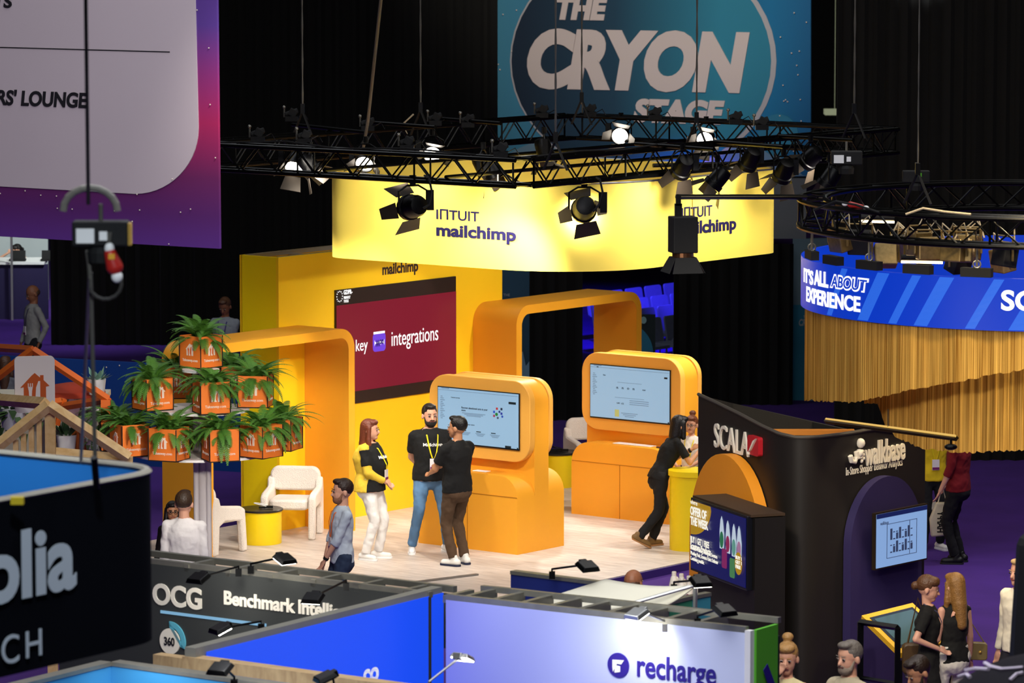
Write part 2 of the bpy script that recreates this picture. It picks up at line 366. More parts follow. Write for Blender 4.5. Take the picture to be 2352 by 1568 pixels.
def kiosk(u, label, lines):
    W = 1.54; r = thing('touchscreen_kiosk', label, 'kiosk', B(1.97, u, .1), BR)
    def block(y0, y1, h, name):
        MB().prism(rrect(0, 0, W, h, [0.001, .27, .27, .001]), (0, y0, 0), (1, 0, 0), (0, 0, 1), (0, y1 - y0, 0)).build(name, ORG, r, smooth=True)
    block(0, .33, .94, 'front_base'); block(.61, .92, .94, 'rear_base')
    seam = MB().box((W / 2, -.002, .69), (W - .02, .006, .008)).box((W * .5, -.002, .345), (.008, .006, .69)); seam.build('door_seam', M('seam', '#b87408', .6), r)
    MB().prism(rrect(0, 0, W, 2.06, [.001, .27, .27, .001]), (0, .33, 0), (1, 0, 0), (0, 0, 1), (0, .28, 0)).build('column', ORG, r, smooth=True)
    for (y0, d) in ((.33, -.10), (.61, .08)):
        MB().prism(rrect(-.01, 1.08, W + .01, 2.07, .25), (0, y0, 0), (1, 0, 0), (0, 0, 1), (0, d, 0)).build('screen_surround', ORL, r, smooth=True, bevel=.008)
    sx0, sx1, sz0, sz1 = .135, 1.40, 1.23, 1.925
    MB().box(((sx0 + sx1) / 2, .222, (sz0 + sz1) / 2), (sx1 - sx0, .02, sz1 - sz0)).build('monitor', M('monitor_bezel', '#111318', .3), r)
    MB().box(((sx0 + sx1) / 2, .209, (sz0 + sz1) / 2 + .004), (sx1 - sx0 - .02, .006, sz1 - sz0 - .03)).build('screen_picture', M('screen_blue_' + lines, '#9fc4e2', .35, 0, .72, .8, .08), r)
    f = planef((0, .205, 0), (1, 0, 0), (0, 0, 1), (0, -1, 0)); DT = M('screen_text', '#23384f', .5, 0, .25); MT = M('screen_text_grey', '#7d9ab8', .5, 0, .5)
    X = lambda a: sx0 + a * (sx1 - sx0); Z = lambda a: sz1 - a * (sz1 - sz0)
    bars = MB(); gr = MB(); t = MB()
    for k in range(13): gr.box((X(.055 + .005 * (k % 3)), .204, Z(.17 + .032 * k)), (.03 + .02 * (k % 3), .003, .008))
    gr.box((X(.5), .204, Z(.055)), (.99 * (sx1 - sx0) - .02, .003, .004)); gr.box((X(.1), .204, Z(.02)), (.12, .003, .012))
    if lines == 'a':
        text(t, 'Recover abandoned carts in your\nstore', f, X(.3), X(.62), Z(.40), Z(.32), .002, .015)
        text(t, 'Customer Journeys', f, X(.17), X(.28), Z(.19), Z(.165), .002, .01)
        text(t, 'Based on your store', f, X(.3), X(.46), Z(.645), Z(.615), .002, .01)
        for k in range(3): gr.box((X(.45), .204, Z(.43 + .022 * k)), (.36 - .07 * k, .003, .007))
        for j in range(3):
            bars.box((X(.33 + .18 * j), .204, Z(.74)), (.07, .003, .01))
            for k in range(3): gr.box((X(.35 + .18 * j), .204, Z(.77 + .02 * k)), (.15 - .03 * k, .003, .006))
        bars.box((X(.32), .204, Z(.52)), (.05, .003, .025)); bars.box((X(.92), .204, Z(.18)), (.11, .003, .028)); bars.box((X(.87), .204, Z(.955)), (.09, .003, .03))
        cs = ['#2a5bd7', '#1f8a3b', '#c8363c', '#303a8a', '#20304a', '#2c56c0', '#b04460', '#4b5a78', '#3040a8']
        for k, (ax, ay) in enumerate([(.70, .36), (.73, .40), (.735, .30), (.765, .35), (.79, .30), (.80, .43), (.70, .43), (.745, .46), (.79, .38)]):
            mm = MB(); w = .014 if k != 1 else .02; mm.prism(rrect(X(ax) - w, Z(ay) - w, X(ax) + w, Z(ay) + w, w * (.95 if k % 2 else .3)), (0, .205, 0), (1, 0, 0), (0, 0, 1), (0, -.003, 0)); mm.build('screen_icon', M('icon' + str(k), cs[k], .5, 0, .6), r)
    else:
        text(t, 'Home', f, X(.17), X(.20), Z(.2), Z(.175), .002, .01)
        gr.box((X(.5), .204, Z(.30)), (.38, .003, .004)); gr.box((X(.5), .204, Z(.58)), (.46, .003, .004))
        for k in range(4): text(t, ['0%', '0%', '0', '0%'][k], f, X(.335 + .068 * k), X(.36 + .068 * k), Z(.42), Z(.385), .002, .01)
        text(t, '49,849', f, X(.66), X(.70), Z(.42), Z(.395), .002, .01)
        for k in range(2): text(t, ['4,841', '62'][k], f, X(.34 + .06 * k), X(.38 + .05 * k), Z(.70), Z(.67), .002, .01)
        for k in range(3): gr.box((X(.62), .204, Z(.62 + .035 * k)), (.3, .003, .007))
        for k in range(3): gr.box((X(.5), .204, Z(.86 + .03 * k)), (.26 - .06 * k, .003, .007))
        mm = MB().box((X(.345), .203, Z(.87)), (.065, .004, .09)); mm.build('screen_icon', M('iconp', '#cfcf7c', .5, 0, .6), r)
        bars.box((X(.95), .204, Z(.15)), (.05, .003, .022)); bars.box((X(.1), .204, Z(.05)), (.03, .003, .012))
    bars.box((X(.985), .204, Z(.965)), (.02, .003, .02))
    t.build('screen_text', DT, r); gr.build('screen_text', MT, r); bars.build('screen_button', M('screen_button', '#0d3140', .5, 0, .15), r)
    return r
kiosk(.317, 'amber two-sided kiosk in the foreground with customer page on its monitor', 'a')
kiosk(3.415, 'amber two-sided kiosk farther back beside the yellow counter', 'b')
# papers and phone on the desks
PW = M('paper', '#f5f3f2', .7, nscale=5, namt=.02)
for (a, b, u, lab, w, d) in [(2.55, .16, .317, 'white sheet lying left on the nearer kiosk ledge', .16, .1), (2.83, .16, .317, 'white sheet at the right on the nearer kiosk ledge', .2, .1),
                         (2.72, .17, 3.415, 'long white sheet on the farther kiosk ledge', .34, .14), (3.02, .17, 3.415, 'short white sheet beside the phone on the farther kiosk ledge', .24, .14)]:
    o = MB().box((0, 0, .003), (w, d, .006)).build('paper_sheet', PW); o.location = B(a, u + b, 1.042); o.rotation_euler = (0, 0, BR); tag(o, lab, 'paper', 'paper sheets on the kiosks')
o = MB().box((0, 0, .006), (.14, .07, .012)).build('phone', M('phone', '#1c2036', .3)); o.location = B(3.3, 3.56, 1.042); o.rotation_euler = (0, 0, BR + .2); tag(o, 'dark phone lying on the farther kiosk ledge', 'phone')

# counter
def pill(cx, cy, hx, hy, r, n=10): return rrect(cx - hx, cy - hy, cx + hx, cy + hy, r, n)
ct = thing('reception_counter', 'round-ended bright yellow counter two women lean at', 'counter', B(4.78, 1.66, .1), BR + radians(38) - radians(10))
MB().prism(rrect(-.02, 0, 1.3, .5, [.02, .02, .24, .24]), (0, 0, 0), (1, 0, 0), (0, 1, 0), (0, 0, .90)).build('body', YELG, ct, smooth=True)
MB().prism(rrect(-.04, -.02, 1.32, .52, [.02, .02, .26, .26]), (0, 0, .905), (1, 0, 0), (0, 1, 0), (0, 0, .065)).build('countertop', YELG, ct, smooth=True)

# side tables
def side_table(a, b, label, h=.42):
    t = thing('side_table', label, 'table', B(a, b, .1), BR, 'round side tables')
    MB().lathe([(.25, 0), (.255, .01), (.255, h - .02)], (0, 0, 0), 40).build('drum_base', YELG, t, smooth=True)
    MB().lathe([(.27, h - .02), (.275, h - .012), (.275, h), (.27, h + .005)], (0, 0, 0), 40).build('tabletop', M('table_black', '#1d1a18', .35, nscale=5), t, smooth=True)
    return t
side_table(.44, -.86, 'yellow drum side table with black top beside the boucle armchair')
side_table(.30, 5.30, 'yellow drum side table partly hidden between the two kiosks', .46)
def coil(loc, lab, mat2):
    c = thing('cable_bundle', lab, 'cable', loc)
    P = [(.09 * cos(k * .5) * (1 - k * .01), .05 * sin(k * .5), .01 + .05 * abs(sin(k * .25))) for k in range(18)]
    MB().tube(P, .005, 6).build('cord', mat2, c)
    MB().box((.1, 0, .015), (.1, .05, .025)).box((.02, -.03, .012), (.08, .04, .02)).build('plug', BLK, c)
coil(B(.44, -.86, .53), 'white cable with black plugs on the side table by the armchair', WHT)
coil(B(.30, 5.30, .57), 'black cable bundle on the side table between the kiosks', BLK)

BOU = M('boucle_fabric', '#efe6dc', .95, nscale=30, namt=.06, bump=1.0, bscale=90)
def armchair():
    t = thing('boucle_armchair', '', 'chair', (0, 0, 0), 0, 'white boucle armchairs')
    MB().prism(rrect(-.24, -.25, .24, .25, .08), (0, 0, .36), (1, 0, 0), (0, 1, 0), (0, 0, .13)).build('seat', BOU, t, smooth=True, bevel=.03)
    b = MB(); b.prism(rrect(-.315, .54, .315, .84, .11), (0, .20, 0), (1, 0, 0), (0, .06, 1), (0, .09, 0)); b.build('backrest', BOU, t, smooth=True, bevel=.03)
    for s in (-1, 1):
        m = MB(); m.prism([(-.28, 0), (-.19, 0), (-.16, .38), (.12, .40), (.22, .35), (.24, 0), (.34, 0), (.34, .56), (.31, .72), (.23, .70), (.20, .60), (-.16, .56), (-.24, .52)], (s * .30 - .045, 0, 0), (0, 1, 0), (0, 0, 1), (.09, 0, 0))
        m.build('side_frame', BOU, t, smooth=True, bevel=.025)
    return t
ac = armchair()
ac.location = B(.40, -.24, .1); ac.rotation_euler = (0, 0, radians(-8)); ac['label'] = 'white boucle armchair facing out beside the yellow drum side table'
dup(ac, B(.40, -1.72, .1), radians(142), 'white boucle armchair seen side-on behind the left leg of the archway')
dup(ac, B(.45, 5.95, .1), radians(20), 'white boucle armchair in the background between the two kiosks')

# hanging fascia ring
YR = M('fascia_fabric', '#ffe360', .75, nscale=1, namt=.02)
ring = thing('hanging_fascia', 'big yellow rounded ring banner hanging above the booth with dark lettering', 'banner', B(3.98, .42, 3.75), BR)
P = rrect(-1.98, -1.98, 1.98, 1.98, [1.25, .38, .6, .38], 16)
RH = 1.0
MB().wall([P[i] for i in range(len(P))], 0, RH, .03, True).build('fabric', YR, ring, smooth=True)
MB().tube([(p[0], p[1], RH + .005) for p in P] + [(P[0][0], P[0][1], RH + .005)], .012, 6).build('top_rail', ALU, ring)
for (x, y) in ((1.96, -.4), (1.96, 1.2), (-1.1, -1.97), (.7, -1.97), (-1.1, 1.96), (.7, 1.96)):
    MB().tube([(x, y, RH), (x, y, RH + .12)], .012, 6).build('hanger', STEEL, ring)
mm = MB().box((1.985, .05, RH / 2), (.004, .006, RH)); mm.build('seam', M('seam_dark', '#b59a20', .7), ring)
# path for text: along front-left face (y=-1.98) from x=-1.98
def ringf(face):
    if face == 'L': return lambda x, y, h: Vector((x, -1.984 - h, y))
    return lambda x, y, h: Vector((1.984 + h, x, y))
Rw = ring.location
pL = Rw + WV * 0 + UV * (-1.98); pR = Rw + WV * 1.98
def rl(px, py): s, z = PL(px, py, pL, -UA); return s, z - 3.75
def rr_(px, py): s, z = PL(px, py, pR, pi / 2 - UA); return s, z - 3.75
NAVY = M('navy_lettering', '#221e48', .8, spec=.1)
t = MB(); a = rl(1003, 545); b = rl(1186, 528); text(t, 'mailchimp', ringf('L'), a[0], b[0], rl(1186, 562)[1], rl(1003, 513)[1], .003, .035)
a = rl(1003, 503); b = rl(1101, 503); text(t, 'IПTUIT', ringf('L'), a[0], b[0], rl(1003, 503)[1], rl(1003, 479)[1], .003, .01)
t.build('lettering', NAVY, ring)
t = MB(); a = rr_(1560, 545); b = rr_(1690, 528); text(t, 'mailchimp', ringf('R'), a[0], b[0], rr_(1690, 535)[1], rr_(1600, 507)[1], .003, .035)
a = rr_(1565, 500); b = rr_(1635, 495); text(t, 'IПTUIT', ringf('R'), a[0], b[0], rr_(1635, 495)[1], rr_(1635, 469)[1], .003, .01)
t.build('lettering', NAVY, ring)
# ---------------- back of hall: drapes, stage portal ----------------
def zat(Y, py):
    v = (784 - py) / F; return ZC + Y * (UPV.z * v + FWD.z) / (UPV.y * v + FWD.y)
def xat(Y, px, z):   # world x for pixel column at distance Y, height z
    dep = Y * cos(TH) + (ZC - z) * sin(TH); return (px - 1176) / F * dep
def pix(p):
    q = Vector(p) - CP; d = q.dot(FWD); return (1176 + F * q.x / d, 784 - F * q.dot(UPV) / d)
DRP = M('black_drape', '#0e0d09', .95, nscale=3, namt=.3)
def drape(px0, px1, Y, py0, py1, label, group='black drapes at the back'):
    z0 = zat(Y, py1) if py1 else 0; z1 = zat(Y, py0); x0 = xat(Y, px0, (z0 + z1) / 2); x1 = xat(Y, px1, (z0 + z1) / 2); P = []
    n = max(8, int((x1 - x0) / .06))
    for k in range(n + 1): P.append((x0 + (x1 - x0) * k / n, Y + .05 * sin(k * 1.9) + .02 * sin(k * .7)))
    o = MB().wall(P, z0, z1, .02).build('stage_drape', DRP, smooth=True); o['label'] = label; o['category'] = 'drape'; return o
drape(110, 1143, 76, -900, 838, 'tall black drape behind the left side of the hall')
drape(1218, 1338, 65.5, 560, None, 'black drape hanging left of the blue-lit seats')
drape(1549, 1822, 67.4, 560, None, 'black drape hanging right of the blue-lit seats')
drape(1300, 1600, 92, 400, None, 'black drape far behind the blue-lit seats')
drape(1925, 2600, 61, -900, None, 'black drape at the far right of the hall')
drape(1830, 2420, 52.5, 905, None, 'dark fabric partition behind the small black booth') if False else None
GRY = M('grey_fascia', '#7f8386', .8, nscale=2, namt=.05)
SLT = M('slate_graphic', '#35586e', .8, nscale=1.5, namt=.15)
TEAL = M('teal_graphic', '#2f7d9a', .8, nscale=2, namt=.2)
ICE = M('ice_graphic', '#8fb9cf', .8, nscale=3, namt=.2)
po = thing('stage_portal', 'grey and slate blue entrance portal of the far stage', 'portal', (xat(68, 1490, 0), 68, 0))
def pbox(mb, px0, px1, Y, py0, py1, th=.15, zb=None):
    z1 = zat(Y, py0); z0 = zat(Y, py1) if zb is None else zb; x0 = xat(Y, px0, (z0 + z1) / 2); x1 = xat(Y, px1, (z0 + z1) / 2)
    return mb.box(((x0 + x1) / 2, Y + th / 2, (z0 + z1) / 2), (x1 - x0, th, z1 - z0))
pbox(MB(True), 1143, 1852, 68, 410, 548).build('header', GRY, po)
pbox(MB(True), 1143, 1218, 68, 548, 1, zb=0).build('column', SLT, po)
pbox(MB(True), 1820, 1900, 68, 548, 1, zb=0).build('column', M('column_grey', '#6f8791', .8, nscale=2), po)
pbox(MB(True), 1820, 1900, 67.99, 700, 925, .01).build('graphic', TEAL, po)
f = planef((0, 67.99, 0), (1, 0, 0), (0, 0, 1), (0, -1, 0))
t = MB(True); xx = lambda p, z=1.5: xat(68, p, z)
text(t, 'THE', f, xx(1156), xx(1171), zat(68, 680), zat(68, 674), .006); text(t, 'THE', f, xx(1845), xx(1858), zat(68, 730), zat(68, 724), .012); text(t, 'CRYON', f, xx(1835), xx(1880), zat(68, 748), zat(68, 732), .012, .04, .2)
t.build('lettering', M('grey_lettering', '#aab4b8', .8), po)
t = MB(True)
for (px0, py0, s) in [(1190, 835, 1), (1850, 900, 1.2)]:
    p = [(px0, py0 + 85 * s), (px0 + 3, py0 - 25 * s), (px0 + 11, py0 - 28 * s), (px0 + 18, py0 + 5), (px0 + 30, py0 - 12), (px0 + 34, py0 + 85 * s)]
    t.prism([(xx(a), zat(68, b)) for a, b in p], (0, 67.97, 0), (1, 0, 0), (0, 0, 1), (0, .02, 0))
t.build('graphic', ICE, po)
t = MB(True)
for (a, b) in [(1184, 631), (1202, 748), (1190, 784), (1218, 776), (1836, 850)]: t.ell((xx(a), 69.48, zat(68, b)), (.012, .01, .016), n=6, m=5)
t.build('star_dots', M('star_white', '#e8dccc', .8), po)
# planet poster beside the seats
pb = thing('planet_poster', 'tall dark poster board with teal planet and pale moon beside the blue seats', 'poster', (xat(67, 1470, 0), 67, 0))
pbox(MB(True), 1440, 1505, 67, 722, 1, .03, zb=0).build('board', M('poster_dark', '#1c2a2c', .8, nscale=3), pb)
x67 = lambda p: xat(67, p, 1)
def disc(cx, cy, rx, ry, n=30, a0=0, a1=2 * pi): return [(cx + rx * cos(a0 + (a1 - a0) * k / n), cy + ry * sin(a0 + (a1 - a0) * k / n)) for k in range(n)]
cl = [(x67(1441), zat(67, 860))] + [(max(x67(1441), x67(1438) + .42 * cos(a)), zat(67, 812) + .47 * sin(a)) for a in [k * pi / 2 / 14 for k in range(15)]]
MB(True).prism(cl, (0, 66.985, 0), (1, 0, 0), (0, 0, 1), (0, .012, 0)).build('planet_print', TEAL, pb)
MB(True).prism(disc(x67(1478), zat(67, 735), .045, .055), (0, 66.985, 0), (1, 0, 0), (0, 0, 1), (0, .012, 0)).build('moon_print', M('moon', '#8fb6b4', .8, nscale=20), pb)
# blue-lit seats
SEATM = M('seat_grey', '#8088a0', .6, nscale=10)
spot('blue_stage_light', (2.2, 72, 5), (2.9, 78, .0), 5000, 52, .5, (.05, .03, 1), .3)
s0_ = thing('stage_chair', '', 'chair', (0, 0, 0), 0, 'blue-lit audience chairs')
MB().prism(rrect(-.24, .45, .24, .86, .05), (0, .22, 0), (1, 0, 0), (0, .18, 1), (0, .03, 0)).build('backrest', SEATM, s0_)
MB().box((0, 0, .45), (.48, .46, .05)).build('seat', SEATM, s0_)
for sx in (-1, 1):
    MB().tube([(sx * .2, -.2, 0), (sx * .2, -.2, .44)], .012, 6).build('leg', SEATM, s0_); MB().tube([(sx * .2, .22, 0), (sx * .2, .22, .5)], .012, 6).build('leg', SEATM, s0_)
first = True
for r in range(4):
    for k in range(6):
        p = G(1450, 690 + 26 * r, .7) + UV * (.58 * (k - 1 + .3 * r)) - WV * 0
        lb = 'blue-lit audience chair behind the planet poster, one of the rows between the black drapes'
        if first: s0_.location = (p.x, p.y, 0); s0_.rotation_euler = (0, 0, -UA + pi / 2); s0_['label'] = lb; first = False
        else: dup(s0_, (p.x, p.y, 0), -UA + pi / 2, lb)
# big hanging stage banner
YB = 80
ba = -radians(25); BD = Vector((cos(ba), sin(ba), 0)); b0 = D(1090, 200, YB); b0 = Vector((b0.x, b0.y, 0)); BN = Vector((sin(ba), -cos(ba), 0))
def bp(px, py): return PL(px, py, b0, ba)
bn = thing('stage_banner', 'huge hanging blue banner with planet print and big cream slanted lettering', 'banner', (b0.x, b0.y, bp(1300, 405)[1]))
def bpr(mb, pts, off, th=.01): return mb.prism([bp(*q) for q in pts], b0 + BN * off, BD, (0, 0, 1), -BN * th)
def gradmat(name, stops, ax='X', lo=0, hi=1, emit=0, off=0):
    m = bpy.data.materials.new(name); m.use_nodes = True; N = m.node_tree.nodes; L = m.node_tree.links; b = N['Principled BSDF']; b.inputs['Roughness'].default_value = .8
    tc = N.new('ShaderNodeTexCoord'); sx = N.new('ShaderNodeSeparateXYZ'); L.new(tc.outputs['Object'], sx.inputs[0])
    mr = N.new('ShaderNodeMapRange'); mr.inputs['From Min'].default_value = lo; mr.inputs['From Max'].default_value = hi; L.new(sx.outputs[ax], mr.inputs['Value'])
    cr = N.new('ShaderNodeValToRGB'); e = cr.color_ramp.elements
    stops = sorted(stops); e[0].position = stops[0][0]; e[0].color = lin(stops[0][1]); e[1].position = stops[-1][0]; e[1].color = lin(stops[-1][1])
    for p, c in stops[1:-1]: el = e.new(p); el.color = lin(c)
    L.new(mr.outputs['Result'], cr.inputs['Fac']); L.new(cr.outputs['Color'], b.inputs['Base Color'])
    if emit: L.new(cr.outputs['Color'], b.inputs['Emission Color']); b.inputs['Emission Strength'].default_value = emit
    return m
bpr(MB(True), [(1090, -60), (1862, -60), (1862, 405), (1090, 405)], 0, .04).build('cloth', gradmat('banner_sky', [(0, '#4a93ad'), (.5, '#0f5c8c'), (.8, '#1272a0'), (1, '#0f4a7c')], 'X', 0, 6.6), bn)
R_ = lambda cx, cy, rx, ry, n=48: [(cx + rx * cos(2 * pi * k / n), min(404, cy + ry * sin(2 * pi * k / n))) for k in range(n)]
bpr(MB(True), R_(1478, 140, 306, 268), .015).build('planet_print', M('rim_print', '#b5b2b4', .8), bn)
bpr(MB(True), R_(1474, 140, 298, 262), .022).build('planet_print', gradmat('banner_planet', [(0, '#12283c'), (.35, '#1c4258'), (.75, '#2d86a0'), (1, '#2a7f98')], 'X', .9, 5.6), bn)
bpr(MB(True), R_(1474, 475, 400, 190), .008).build('planet_print', M('rim_print2', '#6f8fa0', .8), bn)
bpr(MB(True), R_(1788, 310, 46, 48), .018).build('moon_print', TEAL, bn)
CRM = M('cream_lettering', '#d8c9c2', .8)
def btext(body, px0, px1, py0, py1, bold, sh):
    # lettering bounding box given by pixel corners
    a = bp(px0, (py0 + py1) / 2); b = bp(px1, (py0 + py1) / 2); m = (px0 + px1) / 2
    t = MB(True); text(t, body, planef(b0 + BN * .03, BD, (0, 0, 1), BN), a[0], b[0], bp(m, py1)[1], bp(m, py0)[1], .02, bold, sh); t.build('lettering', CRM, bn)
btext('CRYON', 1213, 1724, 68, 210, .06, .2); btext('STAGE', 1456, 1667, 228, 284, .06, .2); btext('THE', 1280, 1398, -8, 46, .06, .2)
t = MB(True)
for k in range(30):
    a = bp(random.uniform(1095, 1190) if k < 14 else random.uniform(1790, 1855), random.uniform(5, 395)); t.ell(b0 + BN * .03 + BD * a[0] + Vector((0, 0, a[1])), .014, n=6, m=4)
t.build('star_dots', M('star_white', '#e8dccc'), bn)
spot('banner_light', (1, 60, 13), (3, 79, 8.3), 8200, 40, .8, (1, .93, .84), .3)
spot('portal_light', (6, 60, 8), (4.5, 70, 3.0), 6000, 50, .8, (.9, .95, 1), .3)

# left hanging banner (near)
YL = 40; la = -radians(33); LD = Vector((cos(la), sin(la), 0)); LN = Vector((sin(la), -cos(la), 0))
q = D(504, 300, YL); l0 = Vector((q.x, q.y, 0))
lp = lambda px, py: PL(px, py, l0, la)
lb_ = thing('wayfinding_banner', 'large hanging banner at upper left, pale panel with magenta purple border', 'banner', (l0.x, l0.y, lp(504, 570)[1]))
def lpr(mb, pts, off, th=.01): return mb.prism([lp(*q) for q in pts], l0 + LN * off, LD, (0, 0, 1), -LN * th)
lpr(MB(True), [(-120, -60), (497, -60), (504, 571), (-120, 536)], 0, .03).build('cloth', gradmat('banner_purple', [(0, '#62308f'), (1, '#5c3a94'), (.09, '#5c2170'), (.2, '#6c1c5c'), (.36, '#ac1c5a'), (.5, '#8c2a78'), (.64, '#5c3a94')], 'Z', 0, 3.2), lb_)
pp = [(-120, -60), (449, -60), (457, 290)] + [(312 + 145 * cos(a) , 295 + 150 * sin(a)) for a in [k * pi / 2 / 14 for k in range(15)]] + [(-120, 421)]
lpr(MB(True), pp, .012).build('panel_print', M('pale_print', '#cdbfc6', .8, nscale=1, namt=.04), lb_)
DKL = M('black_lettering', '#17151c', .8)
def ltext(body, px0, px1, py0, py1, bold, sh):
    a = lp(px0, py1); b = lp(px1, py1); t = MB(True); text(t, body, planef(l0 + LN * .014, LD, (0, 0, 1), LN), a[0], b[0], lp(px0, py1)[1], lp(px0, py0)[1], .008, bold, sh); t.build('lettering', DKL, lb_)
ltext("SPEAKERS' LOUNGE", -125, 203, 200, 236, .03, .12); ltext('ARTISTS', -120, 31, -14, 15, .03, .12)
t = MB(True); lpr(t, [(-120, 104), (392, 118), (392, 120.5), (-120, 106.5)], .016, .006); t.build('rule_line', DKL, lb_)
t = MB(True)
for (px, py) in [(455, 23), (482, 110), (485, 240), (497, 362), (398, 411), (390, 560), (265, 484), (323, 482), (132, 450), (96, 448), (60, 438), (134, 478), (3, 444), (306, 508), (440, 480), (417, 487), (317, 446), (168, 480)]:
    a = lp(px, py); t.ell(l0 + LN * .016 + LD * a[0] + Vector((0, 0, a[1])), .007, n=6, m=4)
t.build('star_dots', M('star_white', '#e8dccc'), lb_)
spot('banner_light', (-4, 28, 11), (-3.4, 39, 6.3), 950, 60, .8, (1, .93, .92), .3)

# ---------------- trusses ----------------
TR = M('truss_black', '#121211', .32, .75, nscale=30, namt=.3)
def truss_section(parent, P, s=.29, bay=.28, closed=False, indiv=(0,), rad=.025):
    # P: list of centre points; square section
    mb = MB(True); n = len(P); ch = [[], [], [], []]
    for i, p in enumerate(P):
        a = P[(i - 1) % n] if (closed or i) else P[0]; b = P[(i + 1) % n] if (closed or i < n - 1) else P[-1]
        t = (b - a).normalized(); sd = Vector((t.y, -t.x, 0)) * s / 2; up = Vector((0, 0, s / 2))
        for k, q in enumerate((sd - up, sd + up, -sd + up, -sd - up)): ch[k].append(p + q)
    for k in range(4): mb.tube(ch[k] + ([ch[k][0]] if closed else []), rad, 8)
    sec = mb.build('truss_section', TR, parent, smooth=True)
    def at(k, d):
        C = ch[k] + ([ch[k][0]] if closed else []); L = 0
        for i in range(len(C) - 1):
            l = (C[i + 1] - C[i]).length
            if L + l >= d or i == len(C) - 2: return C[i].lerp(C[i + 1], min(1, (d - L) / l))
            L += l
    tot = sum((ch[0][(i + 1) % n] - ch[0][i]).length for i in range(n if closed else n - 1)); m = int(tot / bay)
    ratio = [sum((c[(i + 1) % n] - c[i]).length for i in range(n if closed else n - 1)) / tot for c in ch]
    rest = MB(True)
    for side, (a, b) in enumerate(((0, 1), (2, 3), (1, 2), (3, 0))):
        for j in range(m):
            d0 = j * tot / m; d1 = (j + 1) * tot / m; A, Bb = (a, b) if j % 2 else (b, a)
            p0 = at(A, d0 * ratio[A]); p1 = at(Bb, d1 * ratio[Bb])
            if side in indiv: MB(True).tube([p0, p1], .010, 6).build('brace', TR, sec)
            else: rest.tube([p0, p1], .010, 5)
            if side < 2 and j % 6 == 0: rest.tube([at(a, d0 * ratio[a]), at(b, d0 * ratio[b])], .012, 5)
    rb = rest.build('lacing', TR, sec); rb['kind'] = 'stuff'
    return sec
TZ = 4.965
rig = thing('lighting_truss', 'black square lighting truss hung over the yellow booth', 'truss', B(3.4, 1.05, TZ - .15))
c = [B(.98, -2.62, TZ), B(5.88, -2.62, TZ), B(5.88, 4.75, TZ), B(.98, 4.75, TZ)]
for i in range(4): truss_section(rig, [c[i], c[(i + 1) % 4]], indiv=(0,) if i < 2 else ())
def pipe(px0, py0, z0, px1, py1, z1, parent, name='outrigger_pipe', r=.025):
    return MB(True).tube([G(px0, py0, z0), G(px1, py1, z1)], r, 10).build(name, TR, parent, smooth=True)
for a in [(672, 286, 5.15, 840, 304, 5.15), (835, 280, 5.2, 1000, 292, 5.2), (985, 270, 5.2, 1150, 283, 5.2), (1460, 330, 5.15, 1640, 343, 5.15), (1640, 325, 5.15, 1800, 337, 5.15), (1790, 312, 5.15, 1960, 322, 5.15), (1500, 380, 4.8, 1900, 370, 4.8)]: pipe(*a, rig)
for w_ in (2.88, 4.68): MB(True).tube([B(w_, -2.5, 4.86), B(w_, 4.6, 4.86)], .022, 8).build('cross_pipe', TR, rig, smooth=True)
# circular truss
CC = Vector((5.37, 43.0, 0)); CR = 2.5
circ = lambda R, z, n=48, a0=0, a1=2 * pi: [Vector((CC.x + R * cos(a0 + (a1 - a0) * k / n), CC.y + R * sin(a0 + (a1 - a0) * k / n), z)) for k in range(n + (0 if abs(a1 - a0 - 2 * pi) < 1e-6 else 1))]
ct_ = thing('circular_truss', 'black circular truss at right above the blue curved screen', 'truss', (CC.x, CC.y, 4.75))
truss_section(ct_, circ(2.4, 4.92), .26, .3, True, indiv=(0,))
MB(True).tube([D(1556, 452, 40.6), D(1850, 452, 42.9)], .026, 10).build('boom_pipe', TR, ct_, smooth=True)

# chains and slings
def chain(px, py0, z, label, lean=0, top=17.8, r=.012):
    p = G(px, py0, z) if not isinstance(px, Vector) else px
    c_ = thing('hoist_chain', label, 'chain', p)
    q = p + Vector((lean, 0, top - p.z)); m = MB(True); n = 60
    m.tube([p.lerp(q, k / n) for k in range(n + 1)], [r * (.75 + .5 * (k % 2)) for k in range(n + 1)], 6); m.build('chain_links', STEEL, c_)
    m = MB(True).box(p + Vector((0, 0, .03)), (.05, .05, .12)); m.build('hook', BLK, c_)
    for s in (-1, 1):
        MB(True).tube([p, p + WV * (.16 * s) + Vector((0, 0, -.32))], .022, 6, flat=.5).build('sling', BLKM, c_)
    return c_
chain(695, 255, 5.35, 'steel hoist chain holding left end of the square truss')
chain(966, 252, 5.35, 'steel hoist chain at the rear left run of the square truss')
chain(1276, 322, 5.38, 'steel hoist chain at front corner of the square truss', 0)
chain(1336, 228, 5.38, 'steel hoist chain at the far corner of the square truss, before the planet banner')
chain(1600, 275, 5.35, 'steel hoist chain in front of the right end of the big banner lettering')
chain(1962, 255, 5.45, 'steel hoist chain at right end of the square truss')
chain(D(2108, 395, 44), 0, 0, 'thin dark chain rising above the box hoist with green label', 0, r=.008)
cb = MB().tube([G(795, 572, 3.6), G(845, 278, 5.3), G(878, -30, 7)], .02, 8).build('slanted_cable', M('cable_grey', '#6b675c', .6, nscale=10)); tag(cb, 'slanted grey cable running down to the top of the yellow wall', 'cable')

